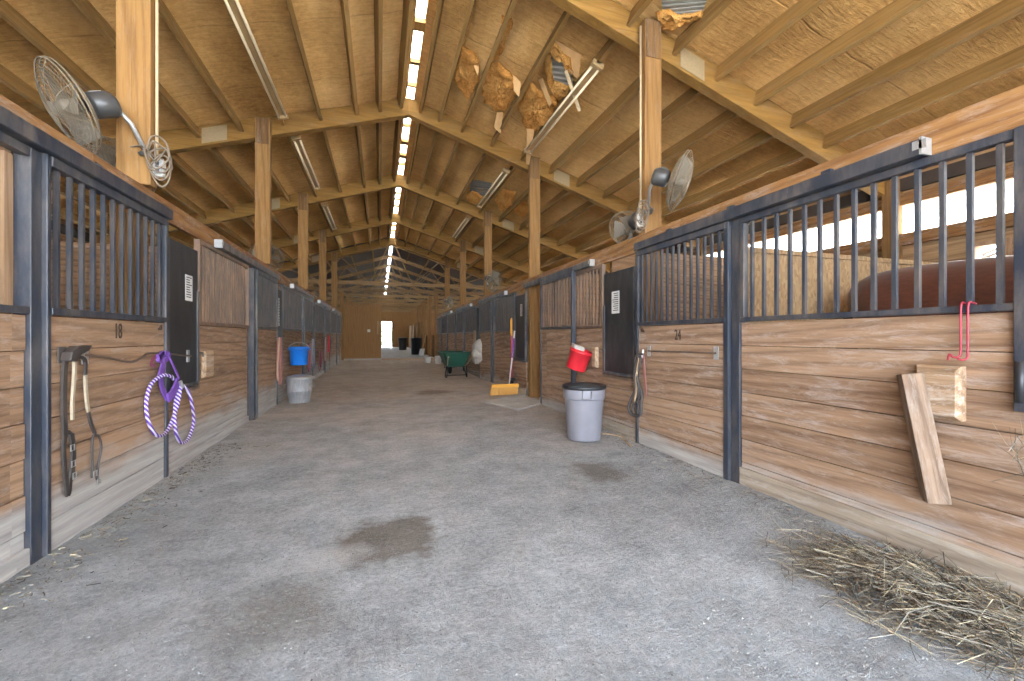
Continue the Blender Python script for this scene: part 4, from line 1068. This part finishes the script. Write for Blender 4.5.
# ---- fans
def fan(loc, nrm, R, mount, label, group, rings=11):
    r = thing('barn_fan', loc, label, 'fan', group)
    q = Vector(nrm).normalized().to_track_quat('Z', 'Y'); r.rotation_mode = 'QUATERNION'; r.rotation_quaternion = q
    inv = q.to_matrix().inverted(); mt = inv @ (Vector(mount) - Vector(loc))
    for nm, sg, dep in (('front_guard', 1, .075), ('rear_guard', -1, .075)):
        m = MB()
        def prof(f): return sg * (.012 + dep * (1 - f ** 2.6))
        for i in range(1, rings + 1):
            f = .16 + .84 * i / rings; rr = R * f
            m.tube([(rr * math.cos(a), rr * math.sin(a), prof(f)) for a in [2 * PI * k / 40 for k in range(40)]], .002 if i < rings else .005, 5, closed=True)
        for k in range(12 if sg < 0 else 8):
            a = 2 * PI * k / (12 if sg < 0 else 8) + .2
            m.tube([(R * f * math.cos(a), R * f * math.sin(a), prof(f)) for f in (.12, .4, .7, .88, 1.0)], .0032, 5)
        m.lathe([(0, prof(0) + .004), (R * .15, prof(.1)), (R * .16, prof(.15)), (0, prof(0) - .006)], 20)
        m.build(nm, M['fan_wire'], r, smooth=True)
    for k in range(4):
        a0 = k * PI / 2; m = MB(); N = 6
        for i in range(N + 1):
            f = .14 + .72 * i / N
            for e, zz in ((-.55, .045), (.55, -.045)):
                a = a0 + e * (1 - .25 * f); m.v.append((R * f * math.cos(a), R * f * math.sin(a), zz)); m.v.append((R * f * math.cos(a), R * f * math.sin(a), zz + .003))
        for i in range(N):
            b = i * 4; c = b + 4
            m.f += [(b, b+2, c+2, c), (b+1, c+1, c+3, b+3), (b, c, c+1, b+1), (b+2, b+3, c+3, c+2)]
        m.f += [(0, 1, 3, 2), (N*4, N*4+2, N*4+3, N*4+1)]
        m.build('blade', M['fan_blade'], r)
    MB().lathe([(0, .06), (.04, .055), (.05, .02), (.05, -.06), (0, -.06)], 20).build('hub', M['fan_blade'], r, smooth=True)
    mo = MB().lathe([(0, -.11), (.07, -.115), (.085, -.13), (.085, -.24), (.07, -.265), (0, -.27)], 24).build('motor', M['motor'], r, smooth=True)
    MB().box(-.05, .02, .0845, .0865, -.22, -.15).build('rating_plate', M['white'], mo)
    s0 = Vector((0, 0, -.25)); ar = MB().tube([s0, s0.lerp(mt, .4) + Vector((0, 0, -.03)), mt], .016, 8).build('bracket_arm', M['zinc'], r, smooth=True)
    MB().lathe([(0, -.012), (.05, -.012), (.05, .012), (0, .012)], 16, mt, (mt - s0)).build('mount_plate', M['motor'], ar)
    return r
FG = None
fan((-2.0, 3.58, 2.73), (-.635, -.50, -.444), .285, (-1.71, 3.885, 2.60), 'dusty wire guarded fan left of the near post above door 18', FG, 13)
fan((-2.08, 4.35, 2.62), (-.75, .45, -.4), .26, (-1.8, 3.995, 2.68), 'fan mostly hidden behind the near left post', FG, 9)
fan((2.83, 3.42, 2.72), (.69, -.62, -.34), .285, (2.80, 3.885, 2.56), 'dusty wire guarded fan on the near right post above door 24', FG, 13)
fan((2.95, 4.45, 2.50), (.15, .9, -.35), .27, (2.87, 3.995, 2.6), 'fan behind the near right post seen on both its sides', FG, 9)
fan((-1.95, 8.5, 2.62), (-.35, .85, -.4), .28, (-1.8, 7.655, 2.68), 'fan on the second post of the left row', FG, 8)
fan((2.86, 10.6, 2.66), (.55, -.75, -.35), .3, (2.86, 11.205, 2.62), 'fan on the third post of the right row', FG, 8)
fan((-1.9, 15.7, 2.62), (-.35, .85, -.4), .28, (-1.8, 14.975, 2.66), 'far fan on the fourth post of the left row', FG, 6)
fan((2.86, 18.0, 2.66), (.55, -.75, -.35), .3, (2.86, 18.525, 2.62), 'far fan on the fifth post of the right row', FG, 6)

# ---- conduits, boxes and coiled cords on the two near posts
def wiring(side, x, y, z, label, sx):
    r = thing('wall_socket', (x, y, z), label[0], 'socket box')
    MB().box(-.035, .035, -.05, .0, -.07, .07).build('box', M['white'], r, bevel=.006)
    MB().box(-.028, .028, -.056, -.0505, -.055, .055).build('cover', M['zinc'], r)
    for zz in (.025, -.025): MB().box(-.012, .012, -.058, -.0565, zz - .014, zz + .014).build('outlet', M['motor'], r)
    r2 = tag(MB().tube([(0, 0, .072), (0, 0, 2.15)], .011, 8).build('conduit_pipe', M['conduit'], loc=(x + (-.018 if sx > 0 else .018), y - .02, z), smooth=True), label[1], 'conduit')
    rnd = random.Random(3 if sx > 0 else 8); m = MB()
    for i in range(4):
        pts = [(0, -.03, .02 * i)]
        for k in range(9):
            a = 2 * PI * k / 8 + i; rr = .05 + .03 * rnd.random()
            pts.append((sx * (.05 + rr * math.cos(a)), -.06 - .025 * i + .02 * rnd.random(), -.03 + (.10 + .05 * rnd.random()) * math.sin(a) + .03 * i))
        m.tube(spline(pts, 5), .0065, 6)
    m.tube(spline([(0, -.06, .03), (-sx * .04, -.1, .1), (-sx * .1, -.05, .13), (-sx * .2, .0, .12)], 6), .0065, 6)
    tag(m.build('coiled_cord', M['cord'], loc=(x, y - .052, z), smooth=True), label[2], 'cord')
wiring('left', -1.646, 3.965, 2.50, ('socket box low on the near left post', 'pale conduit running up the near left post', 'tangled grey cord on the near left post'), 1)
wiring('right', 2.725, 3.965, 2.46, ('socket box low on the near right post', 'pale conduit running up the near right post', 'tangled grey cord on the near right post'), -1)

# ---- hay
def hay(name, n, fn, label, seed, ln=(.06, .2), w=.0035):
    rnd = random.Random(seed); m = MB(); mi = []
    for i in range(n):
        f0 = len(m.f); c, d, up = fn(rnd); L = rnd.uniform(*ln) * rnd.choice((.5, 1, 1)); d = Vector(d).normalized()
        sd = d.cross(Vector((rnd.uniform(-1, 1), rnd.uniform(-1, 1), 1))).normalized()
        bend = Vector((rnd.uniform(-1, 1), rnd.uniform(-1, 1), rnd.uniform(-.2, up))) * L * .4
        p = [Vector(c) - d * L / 2, Vector(c) + bend * .5, Vector(c) + d * L / 2 + bend * rnd.uniform(-.3, .6)]
        ww = w * rnd.uniform(.5, 1.2); b = len(m.v)
        for q in p:
            q = Vector((q.x, q.y, max(q.z, .004)))
            m.v += [tuple(q - sd * ww), tuple(q + sd * ww), tuple(q + Vector((0, 0, ww * 1.2)))]
        for k in (0, 3):
            for a, e in ((0, 1), (1, 2), (2, 0)): m.f.append((b+k+a, b+k+e, b+k+3+e, b+k+3+a))
        mi += [rnd.choice((0, 0, 1, 1, 2, 2, 3))] * (len(m.f) - f0)
    o = m.build(name, HAY); o.data.polygons.foreach_set('material_index', mi)
    return tag(o, label, 'hay', None, 'stuff')
def pile(rnd):
    while True:
        u, v = rnd.gauss(0, .5), rnd.gauss(0, .5)
        if u * u + v * v < 2.2 and noise.noise(Vector((u * 2.2, v * 2.2, 4))) > -.28 - .5 * (u * u + v * v < .3): break
    y = 1.20 + u * .46; x = 2.36 + v * .33 - (y - 1.2) * .12
    x = min(x, 2.66)
    h = max(0, .075 * (1 - (u * u + v * v) / 1.1)); a = rnd.uniform(0, PI)
    return (x, y, .008 + rnd.random() * h), (math.cos(a), math.sin(a), rnd.uniform(-.3, .45)), .8
hay('hay_pile', 4800, pile, 'loose heap of dry hay on the dirt under the horse stall front', 5, (.07, .30), .0015)
def wisp(rnd):
    t = rnd.random(); y = 1.06 - .12 * t + rnd.gauss(0, .035); z = .72 - .16 * t + rnd.gauss(0, .035)
    return (XR - .07 - rnd.random() * .05, y, z), (rnd.uniform(-.2, .2), rnd.uniform(-.6, 1), rnd.uniform(-1, .4)), .1
hay('hay_wisp', 38, wisp, 'pale hay caught on the hinge of the near steel post', 6, (.08, .26), .0016)
def litter(rnd):
    y = rnd.uniform(2.3, 5.2); x = XL + .07 + abs(rnd.gauss(0, .16)); a = rnd.uniform(0, PI)
    return (x, y, .02 + rnd.random() * .006), (math.cos(a), math.sin(a), 0), .02
hay('bedding_litter', 500, litter, 'scattered bedding chips along the foot of the stall door 18', 7, (.01, .05), .003)
def litter2(rnd):
    y = rnd.uniform(1.4, 5.2); x = XR - .07 - abs(rnd.gauss(0, .2)); a = rnd.uniform(0, PI)
    return (x, y, .02 + rnd.random() * .006), (math.cos(a), math.sin(a), 0), .02
hay('straw_litter', 450, litter2, 'scattered straw along the foot of the stall door 24', 8, (.02, .07), .002)

def gravel(name, n, seed, label):
    rnd = random.Random(seed); m = MB(); mi = []
    for i in range(n):
        y = 1.0 + 6.5 * rnd.random() ** 1.7; x = rnd.uniform(XL + .05, XR - .05); r = rnd.choice((.0014, .0018, .0022, .003, .0042)) * rnd.uniform(.7, 1.2)
        z = noise.noise(Vector((x * 1.1, y * 1.1, 0))) * .016 + noise.noise(Vector((x * 4, y * 6.5, 3))) * .009 - .008 + .02 * max(0, 1 - min(abs(x - XL), abs(x - XR)) / .5)
        b = len(m.v); a = rnd.uniform(0, PI)
        for k in range(4): m.v.append((x + r * rnd.uniform(.7, 1.3) * math.cos(a + k * PI / 2), y + r * rnd.uniform(.7, 1.3) * math.sin(a + k * PI / 2), z + r * .2))
        m.v += [(x, y, z + r * rnd.uniform(.7, 1.2)), (x, y, z - r * .5)]
        for k in range(4): m.f += [(b + k, b + (k + 1) % 4, b + 4), (b + (k + 1) % 4, b + k, b + 5)]
        mi += [rnd.choice((0, 1, 1, 2))] * 8
    o = m.build(name, [plain('dark_stone', (.13, .125, .115), .9), plain('grey_stone', (.27, .265, .25), .9), plain('pale_stone', (.44, .435, .41), .9)]); o.data.polygons.foreach_set('material_index', mi)
    tag(o, label, 'gravel', None, 'stuff')
gravel('floor_gravel', 16000, 12, 'small stones and crumbs strewn over the aisle dirt')
# ---- hinge on the near right post
r = thing('strap_hinge', RS.w(1.075, .98, .045), 'black pin hinge on the near steel post above the hay', 'hinge')
MB().tube([(0, 0, -.09), (0, 0, .09)], .016, 10).build('pin', M['black_plastic'], r, smooth=True)
m = MB(); RS.box(m, -.05, .0, -.06, .06, -.012, .0); m.build('leaf', M['steel'], r, bevel=.003)

# ---- horse
def horse():
    J = {}
    vs, es, rs = [], [], []
    def add(k, p, r, par=None):
        J[k] = len(vs); vs.append(p); rs.append(r)
        if par: es.append((J[par], J[k]))
    # local: nose toward -Y, feet on z = 0, tail toward +Y
    add('pelvis', (0, .62, 1.34), (.35, .35)); add('croup', (0, .88, 1.35), (.29, .32), 'pelvis'); add('dock', (0, 1.0, 1.24), (.13, .16), 'croup')
    add('loin', (0, .30, 1.31), (.31, .32), 'pelvis'); add('barrel', (0, -.08, 1.27), (.31, .34), 'loin'); add('chest', (0, -.46, 1.27), (.27, .34), 'barrel'); add('shoulder', (0, -.72, 1.26), (.22, .32), 'chest')
    add('neck_base', (0, -.98, 1.40), (.15, .24), 'shoulder'); add('neck', (0, -1.24, 1.60), (.11, .185), 'neck_base'); add('poll', (0, -1.46, 1.76), (.095, .14), 'neck')
    add('cheek', (0, -1.60, 1.66), (.09, .135), 'poll'); add('face', (0, -1.76, 1.46), (.065, .095), 'cheek'); add('muzzle', (0, -1.86, 1.32), (.06, .07), 'face')
    for s, q in ((-1, 'l'), (1, 'r')):
        add('ear' + q, (s * .06, -1.44, 1.95), (.02, .03), 'poll')
        add('elbow' + q, (s * .17, -.68, .98), (.09, .13), 'shoulder'); add('fore' + q, (s * .17, -.70, .74), (.06, .075), 'elbow' + q); add('knee' + q, (s * .17, -.72, .50), (.048, .052), 'fore' + q)
        add('cannon' + q, (s * .17, -.71, .28), (.034, .038), 'knee' + q); add('fetlock' + q, (s * .17, -.70, .15), (.042, .045), 'cannon' + q); add('pastern' + q, (s * .17, -.74, .08), (.045, .05), 'fetlock' + q); add('hoof' + q, (s * .17, -.76, .03), (.058, .065), 'pastern' + q)
        add('thigh' + q, (s * .18, .72, 1.06), (.15, .20), 'pelvis'); add('stifle' + q, (s * .19, .58, .88), (.10, .13), 'thigh' + q); add('gaskin' + q, (s * .18, .76, .70), (.065, .08), 'stifle' + q); add('hock' + q, (s * .17, .90, .54), (.05, .062), 'gaskin' + q)
        add('shank' + q, (s * .17, .88, .30), (.036, .042), 'hock' + q); add('hfet' + q, (s * .17, .87, .15), (.043, .046), 'shank' + q); add('hpas' + q, (s * .17, .82, .08), (.046, .05), 'hfet' + q); add('hhoof' + q, (s * .17, .80, .03), (.058, .065), 'hpas' + q)
    me = bpy.data.meshes.new('horse'); me.from_pydata(vs, es, []); o = bpy.data.objects.new('horse', me); COL.objects.link(o)
    sk = o.modifiers.new('skin', 'SKIN'); sk.use_smooth_shade = True
    for i, d in enumerate(me.skin_vertices[0].data): d.radius = rs[i]; d.use_root = i == 0
    sb = o.modifiers.new('sub', 'SUBSURF'); sb.levels = 2; sb.render_levels = 2
    dg = bpy.context.evaluated_depsgraph_get(); nm = bpy.data.meshes.new_from_object(o.evaluated_get(dg)); o.modifiers.clear(); o.data = nm
    nm.materials.clear(); nm.materials.append(M['coat'])
    for p in nm.polygons: p.use_smooth = True
    tag(o, 'dark bay horse standing behind the bars of the right stall', 'horse')
    m = MB()
    for k in range(26):
        f = k / 25; b = Vector((0, -.80, 1.66)).lerp(Vector((0, -1.46, 1.90)), f); x = random.uniform(.02, .06)
        m.tube(spline([b, b + Vector((x + .06, .02, -.08)), b + Vector((x + .09, .04, -.26))], 3), [.018, .016, .014, .012, .010, .008, .003], 5)
    m.build('mane', M['mane'], o, smooth=True)
    m = MB()
    for k in range(14):
        a = 2 * PI * k / 14; x, y = .05 * math.cos(a), .04 * math.sin(a)
        m.tube(spline([(x * .5, .99 + y * .3, 1.36), (x, 1.09 + y, 1.18), (x * 1.4, 1.11 + y, .8), (x * .8, 1.08 + y, .4)], 4), [.02] * 9 + [.015, .012, .008, .003], 6)
    m.build('tail', M['mane'], o, smooth=True)
    for s in (-1, 1):
        MB().lathe([(0, .012), (.012, .009), (.018, 0), (.012, -.009), (0, -.012)], 12, (s * .088, -1.60, 1.69), (s, 0, 0)).build('eye', M['black_plastic'], o, smooth=True)
    return o
def coat():
    t = NT('bay_coat'); P = t.pos('object'); n = t.noise(P, 3, 4); n2 = t.noise(t.scl(P, (60, 20, 60)), 1, 3)
    f = t.math('ADD', t.math('MULTIPLY', n, .6), t.math('MULTIPLY', n2, .4))
    t.b.inputs['Sheen Weight'].default_value = .15
    return t.done(t.ramp(f, [(.35, (.05, .015, .009)), (.65, (.125, .04, .022))]), .42, 0, .4)
M['coat'] = coat(); M['mane'] = plain('dark_mane', (.014, .010, .009), .6)
h = horse(); h.location = (3.95, 1.40, 0); h.scale = (1.12, 1.1, 1.075)

# ---- bare tree outside the stall window
def tree(x, y, label):
    r = thing('bare_tree', (x, y, -.02), label, 'tree'); rnd = random.Random(11)
    MB().tube(spline([(0, 0, 0), (.05, .03, 1.2), (0, .1, 2.4), (.1, .05, 3.8)], 4), [.11 - .007 * i for i in range(13)], 8).build('trunk', M['bark'], r, smooth=True)
    m = MB()
    for i in range(30):
        z = rnd.uniform(1.1, 3.6); a = rnd.uniform(0, 2 * PI); L = rnd.uniform(.7, 1.6); d = Vector((math.cos(a), math.sin(a), rnd.uniform(.2, .8)))
        p0 = Vector((.04, .05, z)); p1 = p0 + d * L * .5 + Vector((0, 0, .08)); p2 = p0 + d * L
        m.tube(spline([p0, p1, p2], 3), [.03, .026, .022, .018, .014, .01, .005], 5)
        for k in range(3):
            e = Vector((rnd.uniform(-1, 1), rnd.uniform(-1, 1), rnd.uniform(-.2, 1))) * .4; q = p0.lerp(p2, .4 + .2 * k)
            m.tube([q, q + e * .6 + Vector((0, 0, .03)), q + e], [.012, .009, .003], 4)
    m.build('branches', M['bark'], r, smooth=True)
M['bark'] = plain('bark', (.09, .07, .05), .9)
tree(9.6, 4.3, 'bare branched tree outside the stall window')
def bush(x, y, r, label):
    b = thing('green_bush', (x, y, -.02), label, 'bush'); rnd = random.Random(int(y)); m = MB()
    for i in range(420):
        d = Vector((rnd.gauss(0, 1), rnd.gauss(0, 1), rnd.gauss(0, 1))).normalized() * r * rnd.uniform(.55, 1); c = Vector((0, 0, r * .95)) + Vector((d.x, d.y, d.z * .9)); q = Vector((rnd.gauss(0, 1), rnd.gauss(0, 1), rnd.gauss(0, 1))).normalized() * .16; p = q.cross(Vector((rnd.gauss(0, 1), 1, .3))).normalized() * .08
        k = len(m.v); m.v += [tuple(c - q), tuple(c + p), tuple(c + q), tuple(c - p)]; m.f.append((k, k+1, k+2, k+3))
    m.build('foliage', M['leaf'], b)
    MB().tube([(0, 0, 0), (.03, 0, r)], .06, 8).build('stem', M['bark'], b)
M['leaf'] = plain('leaf', (.10, .17, .06), .7, 0, .4, 3)
bush(.6, 56, 1.3, 'green bush seen through the bright far doorway')
bush(2.6, 60, 1.7, 'second green bush beyond the bright far doorway')
tree(1.0, 64, 'bare tree beyond the bright far doorway')

# ================================================================== LIGHT, CAMERA
w = bpy.data.worlds.new('sky'); SC.world = w; w.use_nodes = True
nt = w.node_tree; bg = nt.nodes['Background']
tc = nt.nodes.new('ShaderNodeTexCoord'); sp = nt.nodes.new('ShaderNodeSeparateXYZ'); nt.links.new(tc.outputs['Generated'], sp.inputs[0])
rp = nt.nodes.new('ShaderNodeValToRGB'); nt.links.new(sp.outputs[2], rp.inputs[0])
rp.color_ramp.elements[0].position = 0.0; rp.color_ramp.elements[0].color = (.86, .93, 1.0, 1)
rp.color_ramp.elements[1].position = .7; rp.color_ramp.elements[1].color = (.46, .68, 1.0, 1)
nt.links.new(rp.outputs[0], bg.inputs['Color']); bg.inputs['Strength'].default_value = SKY

cam = bpy.data.cameras.new('camera'); co = bpy.data.objects.new('camera', cam); COL.objects.link(co)
cam.sensor_width = 36; cam.lens = 415.77 / 1024 * 36; cam.shift_y = -3.87 / 1024
cam.clip_start = .02; cam.clip_end = 300
co.location = (0, 0, 1.182); co.rotation_euler = (PI / 2, 0, -math.atan((512 - 379.86) / 415.77))
SC.camera = co
vs = SC.view_settings; vs.view_transform = 'Standard'; vs.look = 'None'; vs.gamma = 1; vs.use_curve_mapping = False
vs.exposure = EXPO
cy = SC.cycles; cy.max_bounces = 14; cy.diffuse_bounces = 10; cy.transmission_bounces = 8; cy.use_denoising = True; cy.sample_clamp_indirect = 8
sun = bpy.data.lights.new('sun', 'SUN'); so = bpy.data.objects.new('sun', sun); COL.objects.link(so)
sun.energy = SUN; sun.angle = .01; sun.color = (1, .95, .87)
so.rotation_euler = Vector((-.5, .5, -.85)).to_track_quat('-Z', 'Y').to_euler()
